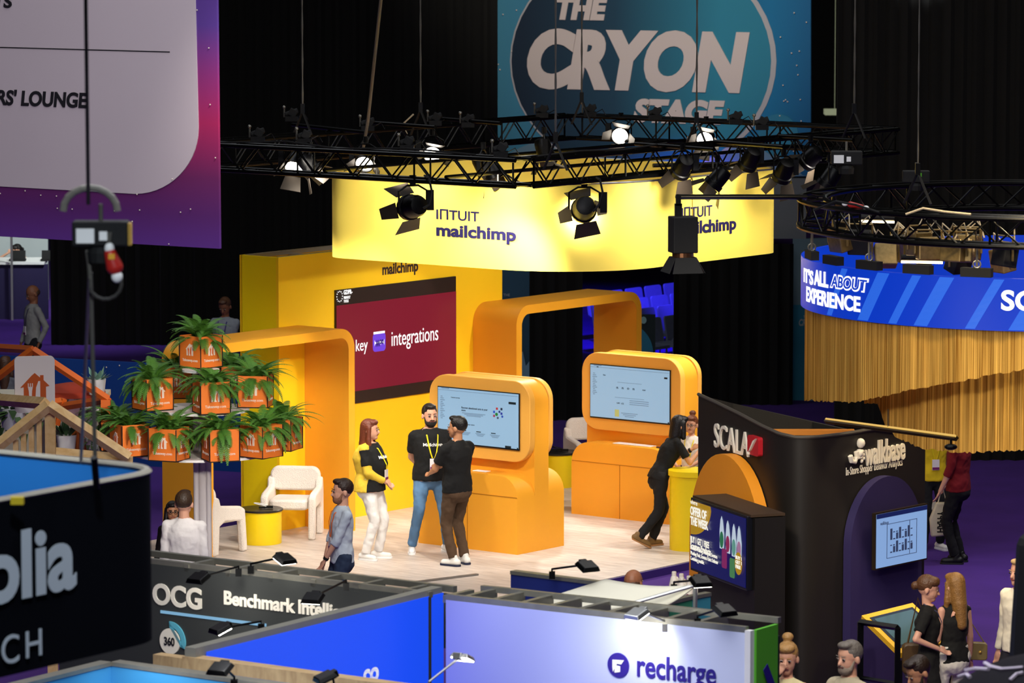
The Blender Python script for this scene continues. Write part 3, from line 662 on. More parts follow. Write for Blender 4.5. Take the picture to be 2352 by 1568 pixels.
# ---------------- lamps ----------------
LENS = M('lens_glow', '#fff6e6', .2, 0, 14); LENSD = M('lens_dark', '#4a4038', .1, 0, .15); DOOR = M('barn_door', '#3a3229', .45, .3, nscale=8)
def fresnel(clamp, target, label, s=1.0, lit=False, drop=.26, light=0, ang=55):
    r = thing('fresnel_spotlight', label, 'spotlight', clamp, 0, 'spotlights on the trusses')
    c0 = Vector((0, 0, -drop * s)); ax = (Vector(target) - (Vector(clamp) + c0)).normalized()
    Q = ax.to_track_quat('-Z', 'Y').to_matrix(); sx = Q @ Vector((1, 0, 0))
    MB().box((0, 0, 0), (.06 * s, .05 * s, .08 * s)).tube([(0, 0, -.03 * s), (0, 0, .05 * s)], .035 * s, 8).build('clamp', BLK, r)
    e0 = c0 + sx * (.15 * s); e1 = c0 - sx * (.15 * s); tp = Vector((0, 0, -.05 * s))
    MB().tube([e0, e0.lerp(tp, .0) + Vector((0, 0, (tp.z - c0.z) * .75)), tp + sx * .06 * s, tp - sx * .06 * s, e1 + Vector((0, 0, (tp.z - c0.z) * .75)), e1], .011 * s, 6).build('yoke', BLK, r)
    MB().lathe([(.05 * s, .17 * s), (.09 * s, .16 * s), (.11 * s, .10 * s), (.115 * s, -.04 * s), (.13 * s, -.05 * s), (.13 * s, -.11 * s), (.118 * s, -.11 * s), (.115 * s, -.08 * s)], c0, 18, Q).build('housing', BLK, r, smooth=True)
    m = MB().lathe([(.113 * s, -.085 * s), (.09 * s, -.10 * s), (.04 * s, -.108 * s), (.002, -.11 * s)], c0, 18, Q); m.build('lens', LENS if lit else LENSD, r, smooth=True)
    for k in range(4):
        a = k * pi / 2 + .2; ex = Q @ Vector((cos(a), sin(a), 0)); ey = Q @ Vector((-sin(a), cos(a), 0)); o = c0 + ex * .125 * s - Q @ Vector((0, 0, 1)) * .11 * s
        dn = (ex * .55 - Q @ Vector((0, 0, 1)) * .85).normalized(); w = .10 * s; l = .2 * s
        MB().prism([(-w, 0), (w, 0), (w * 1.35, l), (-w * 1.35, l)] if k % 2 else [(-w * .8, 0), (w * .8, 0), (w * .55, l), (-w * .55, l)], o, ey, dn, ex * .004).build('barn_door', DOOR, r)
    MB().box(c0 + sx * .19 * s + Vector((0, 0, .06 * s)), (.07 * s, .06 * s, .2 * s), None).build('ballast', BLK, r)
    if light:
        p = Vector(clamp) + c0 + ax * .13 * s; spot('fresnel_light', p, target, light, ang, .8, WARM, .08)
    return r
RW = lambda s, z: B(3.98, .42, 0) + WV * s + UV * (-1.99) + Vector((0, 0, z))
RR = lambda s, z: B(3.98, .42, 0) + WV * 1.99 + UV * s + Vector((0, 0, z))
fresnel(G(948, 414, 4.80), RW(-1.6, 4.2), 'spotlight with spread barn doors hanging before the left lettering of the yellow ring', 1.15, light=75, ang=100)
fresnel(G(1342, 418, 4.80), G(1310, 560, 3.9), 'spotlight hanging before the blank middle of the yellow ring', 1.15, light=90, ang=110)
for (px, py, z, t, lab, lit, lw) in [
    (1568, 338, 5.15, B(4, 1, 2.5), 'spotlight hanging right of the front corner of the square truss', 0, 0),
    (1648, 365, 5.0, RR(-.6, 4.0), 'spotlight with open doors above the right lettering of the yellow ring', 0, 0),
    (1800, 350, 5.0, RR(1.4, 4.0), 'spotlight above the right end of the yellow ring', 0, 0),
    (1722, 322, 5.15, B(4, 2, 2), 'pale-doored spotlight between the two right pipes', 1, 0),
    (1862, 318, 5.15, B(3, 2, 2), 'bright spotlight near right corner of the square truss', 1, 0),
    (1905, 365, 5.0, B(6, 0, 2), 'spotlight beside the hoist at the right corner of the truss', 0, 0),
    (1440, 262, 5.2, (-1, 42, 2), 'bright spotlight before the planet banner on the far right run', 1, 0),
    (1636, 272, 5.2, (-.5, 42, 2), 'bright spotlight under the lower banner lettering on the far right run', 1, 0),
    (678, 330, 5.1, (-3.5, 45, 1), 'lit spotlight at left end of the truss', 1, 0),
    (712, 335, 5.1, B(5, 0, 1), 'dark spotlight next to the lit one at left end of the truss', 0, 0),
    (840, 322, 5.1, (-3, 45, 1), 'lit spotlight on the rear left run, nearest the slanted cable', 1, 0),
    (993, 305, 5.1, (-1, 42, 1), 'lit spotlight beneath the rear left chain', 1, 0),
    (1110, 335, 5.1, B(6, 0, 1), 'dark spotlight inside the truss, left of the front corner', 0, 0),
    (1130, 345, 5.1, B(6, -1, 2), 'dark spotlight hanging over the yellow ring rim', 0, 0),
    (1250, 300, 5.15, B(4, 2, 1), 'dark spotlight on the rear left run near the far corner', 0, 0)]:
    q = G(px, py, z)
    if px in (1440, 1636):
        ww = min([i * .05 for i in range(20, 118)], key=lambda w_: abs(pix(B(w_, 4.75, 5))[0] - px)); q = B(ww, 4.62, 5.13)
    fresnel(q, t, lab, .9, bool(lit), light=lw)
# ring washers hanging from the outriggers: real pools on the yellow ring
for (s, z, pw) in [(-1.55, 4.9, 60), (-.2, 4.85, 60), (.9, 4.9, 90)]: spot('ring_light', RW(s, z) - UV * .75, RW(s, 4.2), pw * 1.5, 110, 1, WARM, .15)
for (s, z, pw) in [(-.9, 4.85, 80), (.4, 4.8, 70), (1.6, 4.85, 70)]: spot('ring_light', RR(s, z) + WV * .8, RR(s, 4.2), pw * 1.5, 110, 1, WARM, .15)
def mover(p, label, s=1.0):
    r = thing('moving_head_light', label, 'stage light', p, 0, 'moving heads and drivers on the trusses')
    MB().box((0, 0, .04 * s), (.2 * s, .16 * s, .08 * s)).build('base', BLK, r)
    MB().box((.02 * s, 0, .13 * s), (.13 * s, .1 * s, .12 * s), Matrix.Rotation(.5, 3, 'Y')).tube([(-.1 * s, 0, .1 * s), (.1 * s, 0, .17 * s)], .045 * s, 8).build('head', BLKM, r, bevel=.01); MB().tube([(-.12 * s, .02, .06 * s), (-.12 * s, .02, .2 * s)], .012, 6).ell((-.12 * s, .02, .22 * s), .022).build('clamp', STEEL, r)
    MB().tube([(.09 * s, 0, .06 * s), (.2 * s, .02, .12 * s), (.26 * s, 0, .02)], .006, 5).build('cable', BLK, r); return r
for (px, py, lab) in [(592, 325, 'dome-covered light at left end of the truss'), (700, 330, 'small black driver unit near the left chain'), (670, 278, 'clamped unit standing at left end of the first pipe'), (845, 300, 'driver unit with blue plug on the first pipe'), (1000, 288, 'driver unit on the second pipe'), (1075, 292, 'driver unit with red lamp on the third pipe'),
                      (935, 345, 'black unit lying on the front left run'), (1150, 360, 'bundled unit lying just left of the front corner'), (1245, 270, 'black driver box left of the far corner'), (1355, 268, 'small driver box right of the far corner'), (1505, 275, 'driver box beside the bright spotlight'), (1690, 285, 'driver box on the far right run'), (1750, 298, 'driver box near the right corner')]:
    mover(G(px, py, 5.12), lab, .8)
# box light on boom
bx = thing('box_floodlight', 'black box floodlight with flared doors hanging from the boom before the yellow ring', 'floodlight', D(1558, 455, 40.6))
c0 = Vector((.04, 0, -.24))
MB().box((0, 0, -.02), (.05, .05, .1)).build('clamp', BLK, bx)
MB().box((.0, 0, -.13), (.07, .05, .16)).build('yoke', BLK, bx)
MB().box((.045, .0, -.34), (.24, .2, .34), Rz(.25)).build('housing', BLKM, bx, bevel=.01)
MB().lathe([(.1, -.51), (.1, -.55), (.08, -.55)], (.045, 0, 0), 20).build('lens_rim', M('copper', '#6b4a35', .3, .8), bx)
for k in range(4):
    a = k * pi / 2 + .25; ex = Vector((cos(a), sin(a), 0)); ey = Vector((-sin(a), cos(a), 0))
    MB().prism([(-.1, 0), (.1, 0), (.15, .16), (-.15, .16)], Vector((.045, 0, -.55)) + ex * .1, ey, (ex * .45 + Vector((0, 0, -.9))).normalized(), ex * .004).build('barn_door', BLKM, bx)

# chain hoists
def hoist(p, label, s=1.0, lab=True, green=False):
    r = thing('chain_hoist', label, 'hoist', p)
    MB().box((0, 0, 0), (.5 * s, .22 * s, .22 * s)).build('motor', BLKM, r, bevel=.01)
    if green:
        MB().box((.06 * s, -.115 * s, .02), (.07 * s, .01, .07 * s)).build('green_label', M('green_label', '#5fbf2a', .5, 0, .2), r)
    else:
        MB().box((-.13 * s, -.115 * s, -.01), (.16 * s, .01, .13 * s)).build('white_label', WHT, r); MB().box((.03 * s, -.115 * s, -.01), (.07 * s, .01, .08 * s)).build('white_label', WHT, r)
    MB().tube([(0, 0, .11 * s), (0, 0, .26 * s)], .02 * s, 8).build('hook', STEEL, r)
    m = MB(); m.lathe([(.12 * s, -.14 * s), (.13 * s, -.05 * s), (.1 * s, .0)], (0, 0, -.12 * s), 14); m.build('chain_bag', BLKM, r); return r
hoist(D(1944, 362, 43.5), 'black chain hoist with white labels above the circular truss', .62)
hoist(D(2104, 405, 44.5), 'black chain hoist box with a green label above the circular truss', .55, green=True)
h = hoist(D(232, 535, 24), 'large out-of-focus chain hoist in front of the purple banner', .62)
MB().tube([(-.06 + .15 * cos(a), .02, .12 + .13 * sin(a)) for a in [k * pi / 10 for k in range(11)]], .02, 8).build('lifting_hoop', M('hoop_grey', '#77736a', .5, nscale=8), h)
MB().box((.165, -.05, 0), (.015, .1, .12)).build('brass_plate', M('brass', '#caa24e', .35, .7), h)
RED = M('red_plug', '#b3261f', .4, nscale=10)
pl_ = thing('power_connector', 'red and white power connector hanging from the large hoist', 'plug', D(258, 600, 23.92))
MB().tube([(-.01, 0, .16), (-.02, 0, .09)], .012, 8).build('cable', STEEL, pl_)
MB().ell((-.015, 0, .07), (.028, .028, .035)).build('white_end', WHT, pl_, smooth=True)
MB().cap((-.01, 0, .04), (.012, 0, -.03), .035, .048).build('red_body', RED, pl_, smooth=True)
MB().box((.0, -.035, .03), (.035, .02, .03)).build('yellow_catch', M('yellow_catch', '#e0a020', .5), pl_)
MB().ell((.025, 0, -.085), (.032, .032, .035)).build('white_end', WHT, pl_, smooth=True)
MB().tube([(.02 + .09 * cos(a) - .06, 0, -.12 + .09 * sin(a)) for a in [pi * .2 - k * pi / 8 for k in range(10)]], .01, 6).build('cable', M('cable_dark', '#3a3734', .6), pl_)
p0 = D(203, 470, 24)
ch0 = MB().tube([p0, p0 + Vector((-.02, 0, 8))], .011, 8).build('hoist_chain', M('chain_dark', '#2c2730', .5, .5, nscale=20)); tag(ch0, 'out-of-focus dark chain running up across the pale banner', 'chain')
hk = thing('hoist_bridle', 'pale twin wires from the hoist hook down to the dark blue hanging drum', 'cable', D(208, 605, 24))
MB(True).tube([D(200, 575, 24), D(205, 612, 24), D(207, 640, 24)], .012, 8).build('hook', STEEL, hk)
MB(True).tube([D(206, 625, 24), D(182, 1145, 25.6)], .010, 8).build('wire', STEEL, hk)
MB(True).tube([D(208, 625, 24), D(220, 1115, 24.1)], .012, 8).build('wire', STEEL, hk)
MB(True).tube([D(216, 1050, 24), D(222, 1120, 24.1)], .02, 8).build('shackle', BLK, hk)

# connector on circular truss
pc = thing('power_connector', 'small red and white plug lying on the circular truss', 'plug', D(1965, 472, 41.6))
MB().cap((-.05, 0, .01), (.06, 0, -.01), .03, .02).build('red_body', RED, pc, smooth=True); MB().ell((-.1, 0, .015), (.03, .02, .02)).build('white_end', WHT, pc); MB().ell((.1, 0, -.02), (.03, .02, .02)).build('white_end', WHT, pc)

# curved LED screen
LZ0 = zat(43, 702); LZ1 = zat(43, 588)
led = thing('curved_screen', 'blue curved LED screen ring hanging at right reading IT\'S ALL ABOUT EXPERIENCE', 'screen', (CC.x, CC.y, LZ0))
path = circ(CR, 0, 96)
MB(True).wall(path, LZ0, LZ1, .06, True).build('led_face', M('led_blue', '#0537c0', .4, 0, .85, 1, .12), led, smooth=True)
def cyl(R):
    # angle x measured in metres of arc from leftmost point (pi), growing toward the camera side
    return lambda x, y, h: Vector((CC.x - (R + h) * cos(x / R), CC.y - (R + h) * sin(x / R), y))
fc = cyl(CR)
def arcx(px):
    x = (px - 1176) / F * 43.0 * 1.003
    best = min(range(0, 400), key=lambda k: abs(pix(fc(k * .01, 4.2, 0))[0] - px)); return best * .01
def zpx(px, py):
    p = fc(arcx(px), 4.2, 0); return zat(p.y, py)
m = MB(True)
for k in range(9):
    x0 = arcx(1900) + k * .42 + (.12 if k % 3 else 0); w = .1 + .05 * (k % 2)
    cols = []
    for j in range(8):
        zz = LZ0 + .01 + (LZ1 - LZ0 - .02) * j / 7; sh = j * .04; cols.append((fc(x0 + sh, zz, .004), fc(x0 + sh + w, zz, .004)))
    v = [q for c_ in cols for q in c_]; m.add(v, [(2 * j, 2 * j + 1, 2 * j + 3, 2 * j + 2) for j in range(7)])
m.build('light_streaks', M('led_streak', '#2a66e0', .4, 0, .85), led)
def ctext(body, px0, px1, py0, py1, mat_, bold, sh, e=.006, grow=0):
    t = MB(True); a, b = arcx(px0), arcx(px1); pm = (px0 + px1) / 2
    sl = (zpx(px1, py1) - zpx(px0, py1)); text(t, body, fc, a - grow, b + grow, zpx(pm, py1) - grow, zpx(pm, py0) + grow, e, bold, sh); t.build('lettering', mat_, led)
LW_ = M('led_white', '#ffffff', .5, 0, 1.0); LB_ = M('led_deep', '#0a3cc4', .5, 0, .85)
ctext("IT'S", 1847, 1868, 618, 652, LW_, .03, .0); ctext('ALL', 1870, 1902, 622, 658, LW_, .04, 0); ctext('ABOUT', 1907, 1996, 634, 668, LW_, .07, .15, .006)
ctext('ABOUT', 1910, 1993, 638, 664, LB_, .015, .15, .009)
ctext('EXPERIENCE', 1853, 1976, 672, 708, LW_, .03, 0); ctext('SCALA', 2300, 2600, 668, 716, LW_, .03, 0)
# pendants between truss and screen: shackles and drivers
for k in range(12):
    a = pi + .15 + k * .25; p = Vector((CC.x + 2.45 * cos(a), CC.y + 2.45 * sin(a), LZ1))
    o = MB().box((0, 0, .045), (.3, .08, .085), Rz(a + pi / 2)).build('led_driver_box', BLKM); o.location = p; tag(o, 'black driver box along the top edge of the blue curved screen', 'box', 'driver boxes on the curved screen')
    if k % 2 == 0:
        o = MB().tube([(0, 0, .1), (0, 0, 4.79 - LZ1)], .014, 6).tube([(.035 * cos(j * pi / 5), .0, .12 + .035 * sin(j * pi / 5)) for j in range(11)], .01, 6).build('shackle_hanger', STEEL); o.location = p + Vector((0, 0, .0)); tag(o, 'steel chain and shackle holding the blue curved screen under the circular truss', 'hanger', 'shackle hangers of the curved screen')
for k in range(26):
    a = random.uniform(pi + .0, 2 * pi - .9); R_2 = random.uniform(1.3, 2.25); p = Vector((CC.x + R_2 * cos(a), CC.y + R_2 * sin(a), LZ1 + random.uniform(-.05, .12)))
    r = thing('stage_light_unit', 'stage light unit packed inside the circular truss', 'stage light', p, random.uniform(0, 6), 'light units inside the circular truss')
    GM = M('gilded_metal', '#8a7448', .35, .6, nscale=25, namt=.5)
    MB().box((0, 0, .1), (.22, .16, .22), Matrix.Rotation(random.uniform(-.4, .4), 3, 'X')).build('housing', GM if k % 2 else BLKM, r, bevel=.012)
    MB().tube([(-.13, 0, .05), (-.13, 0, .28), (.13, 0, .28), (.13, 0, .05)], .012, 6).build('yoke', GM, r)
    MB().tube([(0, 0, .28), (.08, .05, .36), (.16, 0, .2)], .008, 5).build('cable', M('cable_cream', '#b8a888', .6), r)
for (px0, py0, px1, py1, Y) in [(1973, 508, 2054, 510, 44), (2070, 601, 2165, 603, 42.3)]:
    l = thing('tube_light', 'glowing warm tube light %s the circular truss' % ('seen through the braces of' if py0 < 550 else 'just below'), 'lamp', D(px0, py0, Y))
    MB(True).tube([D(px0, py0 - 10, Y), D(px1, py1 - 10, Y)], .03, 8).build('housing', BLKM, l); MB(True).tube([D(px0, py0, Y), D(px1, py1, Y)], .012, 8).build('tube', M('tube_glow', '#ffdfa0', .3, 0, 9), l)
spot('curtain_light', (CC.x - .3, CC.y - .4, 4.95), (CC.x - .8, CC.y, 3), 260, 150, .9, (1, .8, .45), .3)
spot('curtain_light', (CC.x - 1.2, CC.y - 4.5, 7.5), (CC.x - .6, CC.y - 1.5, 3.4), 900, 40, .8, (1, .78, .45), .3)
spot('curtain_light', (CC.x + .2, CC.y + .5, 5.6), (CC.x - .6, CC.y - .3, 4.6), 90, 150, .9, (1, .8, .5), .2)
# gold fringe curtains
def fringe(R, a0, a1, ztop, bot, label, name='fringe_curtain'):
    n = 260; P = []; Z = []
    for k in range(n + 1):
        a = a0 + (a1 - a0) * k / n; rr = R + .008 * sin(k * 1.7) + .016 * sin(k * .35); P.append((CC.x + rr * cos(a), CC.y + rr * sin(a)))
        q = Vector((P[-1][0], P[-1][1], 3.1)); pxx = pix(q)[0]; Z.append(zat(q.y, bot(pxx) + random.uniform(-3, 3)))
    o = MB().wall(P, lambda i: Z[i], ztop, .006).build(name, GOLD, smooth=True); tag(o, label, 'curtain'); return o
GOLD = bpy.data.materials.new('gold_fringe'); GOLD.use_nodes = True
N = GOLD.node_tree.nodes; L = GOLD.node_tree.links; N.remove(N['Principled BSDF'])
df = N.new('ShaderNodeBsdfDiffuse'); tl = N.new('ShaderNodeBsdfTranslucent'); gl = N.new('ShaderNodeBsdfGlossy'); m1 = N.new('ShaderNodeMixShader'); m2 = N.new('ShaderNodeMixShader')
tc = N.new('ShaderNodeTexCoord'); mp = N.new('ShaderNodeMapping'); mp.inputs['Scale'].default_value = (60, 60, .3); nz = N.new('ShaderNodeTexNoise'); nz.inputs['Scale'].default_value = 2.2; nz.inputs['Detail'].default_value = 4
cr = N.new('ShaderNodeValToRGB'); cr.color_ramp.elements[0].color = lin('#8a5f24'); cr.color_ramp.elements[1].color = lin('#e9bd62'); cr.color_ramp.elements[0].position = .35; cr.color_ramp.elements[1].position = .65
L.new(tc.outputs['Object'], mp.inputs[0]); L.new(mp.outputs[0], nz.inputs['Vector']); L.new(nz.outputs['Fac'], cr.inputs[0])
for s_ in (df, tl, gl): L.new(cr.outputs[0], s_.inputs['Color'])
gl.inputs['Roughness'].default_value = .4; m1.inputs[0].default_value = .4; m2.inputs[0].default_value = .2
L.new(df.outputs[0], m1.inputs[1]); L.new(tl.outputs[0], m1.inputs[2]); L.new(m1.outputs[0], m2.inputs[1]); L.new(gl.outputs[0], m2.inputs[2]); L.new(m2.outputs[0], N['Material Output'].inputs[0])
def lerpt(T):
    def g(x):
        if x <= T[0][0]: return T[0][1]
        for (a, b), (c_, d) in zip(T, T[1:]):
            if x <= c_: return b + (d - b) * (x - a) / (c_ - a)
        return T[-1][1]
    return g
fringe(2.44, pi - .2, 2 * pi + .2, LZ0 + .02, lerpt([(1850, 918), (1950, 924), (2010, 915), (2100, 893), (2352, 848)]), 'outer gold fringe curtain hanging under the blue curved screen')
fringe(2.0, pi + .3, 2 * pi + .2, LZ0 + .02, lerpt([(2015, 925), (2032, 975), (2060, 1005), (2120, 1030), (2200, 1040), (2352, 1033)]), 'inner longer gold fringe curtain reaching down beside the black booth')

# cables lying on and drooping from the trusses
for (pts, lab) in [([B(5.9, -2.4, 5.14), B(5.92, -1.6, 5.16), B(5.9, -.8, 5.13), B(5.93, 0, 5.17)], 'black cable lying on the front right run of the square truss'),
                   ([B(1.4, -2.62, 5.13), B(2.4, -2.6, 5.18), B(3.2, -2.64, 5.13), B(4.2, -2.6, 5.17), B(5.2, -2.62, 5.14)], 'black cable lying along the front left run of the square truss'),
                   ([G(1370, 408, 4.86), D(1378, 412, 47.5), D(1384, 440, 47.5), D(1376, 470, 47.5), D(1362, 486, 47.5)], 'thin black cable looping beside the middle ring spotlight'),
                   ([G(975, 403, 4.86), D(985, 408, 47.8), D(992, 440, 47.8), D(986, 470, 47.8), D(972, 478, 47.8)], 'thin black cable looping beside the left ring spotlight'),
                   ([D(1268, 338, 48.5), D(1262, 360, 48.4), D(1278, 378, 48.3), D(1300, 384, 48.2)], 'pale cable looping at the front corner chain'),
                   ([D(950, 262, 56), D(925, 285, 56), D(935, 308, 56)], 'pale cable looping at the rear left chain'),
                   ([D(1870, 482, 41.2), D(1920, 462, 41), D(1965, 470, 41), D(2020, 488, 40.7)], 'thick black cable on the near rim of the circular truss'),
                   ([D(2080, 492, 40.7), D(2120, 478, 40.7), D(2170, 486, 40.6), D(2230, 492, 40.5)], 'grey cable arching over the near rim of the circular truss')]:
    o = MB().tube(pts, .012, 6).build('power_cable', M('cable_cream', '#b8a888', .6) if 'pale' in lab or 'grey' in lab else BLKM, smooth=True); tag(o, lab, 'cable')
# ---------------- black technology booth ----------------
SB = M('booth_black', '#1c1814', .55, nscale=1.2, namt=.2)
zt = lerpt([(1603, 907), (1640, 924), (1700, 953), (1750, 980), (1790, 998), (1830, 1007), (1880, 1005), (1940, 998), (2007, 987), (2060, 994), (2095, 1005), (2126, 1024)])
pA = Vector((xat(43.9, 1604, 2.9), 43.9, 0)); dirL = Vector((sin(radians(21)), -cos(radians(21)), 0))
pC = pA + dirL * 2.35; RA = radians(40); dirR = Vector((sin(RA), cos(RA), 0))
path = [pA + dirL * (k * 1.75 / 12) for k in range(13)]
q0 = path[-1]; q2 = pC + dirR * .45
for k in range(1, 13):
    t = k / 12; path.append(q0 * (1 - t) ** 2 + pC * 2 * t * (1 - t) + q2 * t * t)
Lr = 0
while pix(q2 + dirR * Lr + Vector((0, 0, 2.5)))[0] < 2125: Lr += .02
path += [q2 + dirR * (Lr * k / 12) for k in range(1, 13)]
tops = [zat(p.y, zt(pix(p + Vector((0, 0, 2.8)))[0])) for p in path]
sb = thing('technology_booth', 'small black booth with wavy top, orange and violet arches and raised white logos', 'booth', (pC.x, pC.y + 1, 0))
MB(True).wall(path, 0, lambda i: tops[i], .06).build('outer_wall', SB, sb, smooth=True)
pe = path[-1]; bk = [pe, pe + Vector((-1.2, 1.1, 0)), pA + Vector((.9, 1.5, 0)), pA + Vector((.02, .05, 0))]
MB(True).wall([pe + Vector((-.02, .02, 0)), Vector((3.2, 45.6, 0)), Vector((2.3, 45.7, 0)), pA + Vector((.02, .1, 0))], 0, lambda i: [tops[-1], zat(45.6, 968), zat(45.7, 925), tops[0] - .02][i], .04).build('rear_drape', M('olive_drape', '#2a2620', .9, nscale=3, bump=.5, bscale=8), sb)
MB(True).tube([p + Vector((0, 0, tops[i] + .01)) for i, p in enumerate(path)], .018, 6).build('top_seam', M('seam_grey', '#4a443c', .7), sb)
aL = atan2(dirL.y, dirL.x); nL = Vector((dirL.y, -dirL.x, 0)); nL = nL if nL.y < 0 else -nL
aR = atan2(dirR.y, dirR.x); nR = Vector((dirR.y, -dirR.x, 0)); nR = nR if nR.y < 0 else -nR
qR = Vector((q2.x, q2.y, 0))
SL = lambda px, py: PL(px, py, pA, aL); SR = lambda px, py: PL(px, py, qR, aR)
fL = planef(pA, dirL, (0, 0, 1), nL); fR = planef(qR, dirR, (0, 0, 1), nR)
RAI = M('raised_white', '#f2ead8', .5)
def ptext(parent, body, f, S, px0, px1, py0, py1, mat_, e=.01, bold=.03, sh=0, base=0, dy=0):
    # px box; heights measured at its centre column
    m_ = (px0 + px1) / 2; a = S(px0, py1)[0]; b = S(px1, py1)[0]; t = MB(True); g = (lambda x, y, h: f(x, y, h + base)) if base else f
    text(t, body, g, a, b, S(m_, py1)[1], S(m_, py0)[1], e, bold, sh); return t.build('lettering', mat_, parent)
ptext(sb, 'SCALA', fL, SL, 1643, 1722, 982, 1038, RAI, .02, .0)
a = SL(1728, 1040); b = SL(1752, 998)
t = MB(True); a0 = SL(1727, 1043)[0]; b0_ = SL(1752, 1043)[0]; zz0, zz1 = SL(1740, 1045)[1], SL(1740, 1001)[1]
t.prism([(x, y) for x, y in rrect(a0, zz0, b0_, zz1, .03)], pA, dirL, (0, 0, 1), nL * .05); t.build('red_tile', M('red_tile', '#c4202a', .45), sb)
t = MB(True); t.prism([(a0 + .06, zz0 + .02), (a0 + .11, zz0 + .05), (b0_ - .02, zz1 - .01), (b0_ - .09, zz1 - .04)], pA + nL * .052, dirL, (0, 0, 1), nL * .02); t.ell(fL(a0 + .05, zz0 + .01, .06), .02); t.build('pen_mark', RAI, sb)
ptext(sb, 'walkbase', fR, SR, 1984, 2076, 1008, 1062, RAI, .02, .02)
ptext(sb, 'In-Store Shopper Behavior Analytics', fR, SR, 1943, 2072, 1062, 1086, RAI, .005, .0)
t = MB(True)
for (px, py, r) in [(1973, 1017, .045), (1970, 1040, .04), (1977, 1036, .018), (1979, 1044, .018), (1979, 1052, .018), (1975, 1058, .018)]:
    a = SR(px, py); t.ell(fR(a[0], a[1], .02), (r, r, r * 1.1), n=10, m=6)
for P in ([(1949, 1046), (1952, 1058), (1959, 1060), (1962, 1050)], [(1963, 1036), (1965, 1050), (1972, 1050), (1972, 1036)]):
    t.tube([fR(*SR(*q), .02) for q in P], .026, 8)
t.build('logo_figure', RAI, sb, smooth=True)
# arches on both faces
def archpanel(parent, f, S, px0, px1, pytop, mat_, th):
    a = S(px0, 1300)[0]; b = S(px1, 1300)[0]; c_ = (a + b) / 2; r = (b - a) / 2; zt_ = S((px0 + px1) / 2, pytop)[1]; hr = min(r * 1.05, .9)
    P = [(a, .02)] + [(c_ - r * cos(pi * k / 24), zt_ - hr + hr * sin(pi * k / 24)) for k in range(25)] + [(b, .02)]
    o = f(0, 0, 0.01); ex = f(1, 0, .01) - o; ez = f(0, 1, .01) - o; n_ = f(0, 0, 1.01) - o
    return MB(True).prism(P, o, ex, ez, n_ * th).build('arch_panel', mat_, parent, smooth=True)
archpanel(sb, fL, SL, 1610, 1775, 1042, M('arch_orange', '#f59a20', .55, nscale=2, namt=.03), .12)
archpanel(sb, fR, SR, 1935, 2098, 1092, M('arch_violet', '#2c2450', .55, nscale=2, namt=.06), .09)
# offer screen on its black column
A2 = aL; D2 = dirL; o2 = D(1599, 1230, 42.6); o2 = Vector((o2.x, o2.y, 0)); S2 = lambda px, py: PL(px, py, o2, A2); f2_ = planef(o2, D2, (0, 0, 1), nL)
os_ = thing('display_column', 'black column carrying a tilted blue screen reading OFFER OF THE WEEK', 'display', o2)
w1 = S2(1727, 1250)[0]; zb_, zt_ = S2(1650, 1322)[1], S2(1650, 1158)[1]
MB(True).prism([(.0, 0), (w1 + .02, 0), (w1 + .02, zt_ - .02), (.0, zt_ - .02)], o2 - nL * .0 + D2 * .05, D2, (0, 0, 1), -nL * .32).build('column', M('column_dark', '#14110e', .5), os_)
MB(True).prism([(0, zb_ - .02), (w1 + .02, zb_ - .02), (w1 + .02, zt_), (0, zt_)], o2, D2, (0, 0, 1), nL * .06).build('monitor', M('monitor_bezel', '#111318', .3), os_, bevel=.006)
MB(True).prism([(.02, zb_ + .005), (w1, zb_ + .005), (w1, zt_ - .025), (.02, zt_ - .025)], o2 + nL * .061, D2, (0, 0, 1), nL * .004).build('screen_picture', M('offer_blue', '#0c1664', .3, 0, .55, 1.5, .3), os_)
MB(True).prism([(-.02, zt_ - .04), (w1 + .04, zt_ - .04), (w1 + .04, zt_ - .015), (-.02, zt_ - .015)], o2 + nL * .03 + Vector((0, 0, .03)), D2, (0, 0, 1), -nL * .36).build('top_plate', M('top_brown', '#3d2c1c', .6), os_)
GO = M('offer_gold', '#b58a12', .4, 0, .7)
cx_, cz_ = S2(1630, 1170); r_ = .36
P = [(max(.02, min(w1, cx_ - .05 + r_ * cos(a))), min(zt_ - .025, cz_ + r_ * .95 * sin(a))) for a in [2 * pi * k / 40 for k in range(40)]]
P = [(.02, zt_ - .025)] + [(cx_ + .02 + r_ * cos(a), zt_ - .03 + .42 * sin(a)) for a in [0 - k * pi / 20 for k in range(1, 14)] if cx_ + .02 + r_ * cos(a) > .02] + [(.02, zt_ - .36)]
P = [(.02, zt_ - .025), (.5, zt_ - .025)] + [(.02 + .5 * cos(a), zt_ - .03 - .33 * sin(a)) for a in [k * pi / 2 / 12 for k in range(1, 13)]]
P.append((.02, zt_ - .36))
MB(True).prism(P[:-1], o2 + nL * .066, D2, (0, 0, 1), nL * .003).build('gold_disc', GO, os_)
MB(True).prism(disc(S2(1713, 1293)[0], S2(1713, 1293)[1], .085, .11), o2 + nL * .076, D2, (0, 0, 1), nL * .003).build('gold_disc', GO, os_)
OW = M('offer_white', '#f4f0e0', .5, 0, .9)
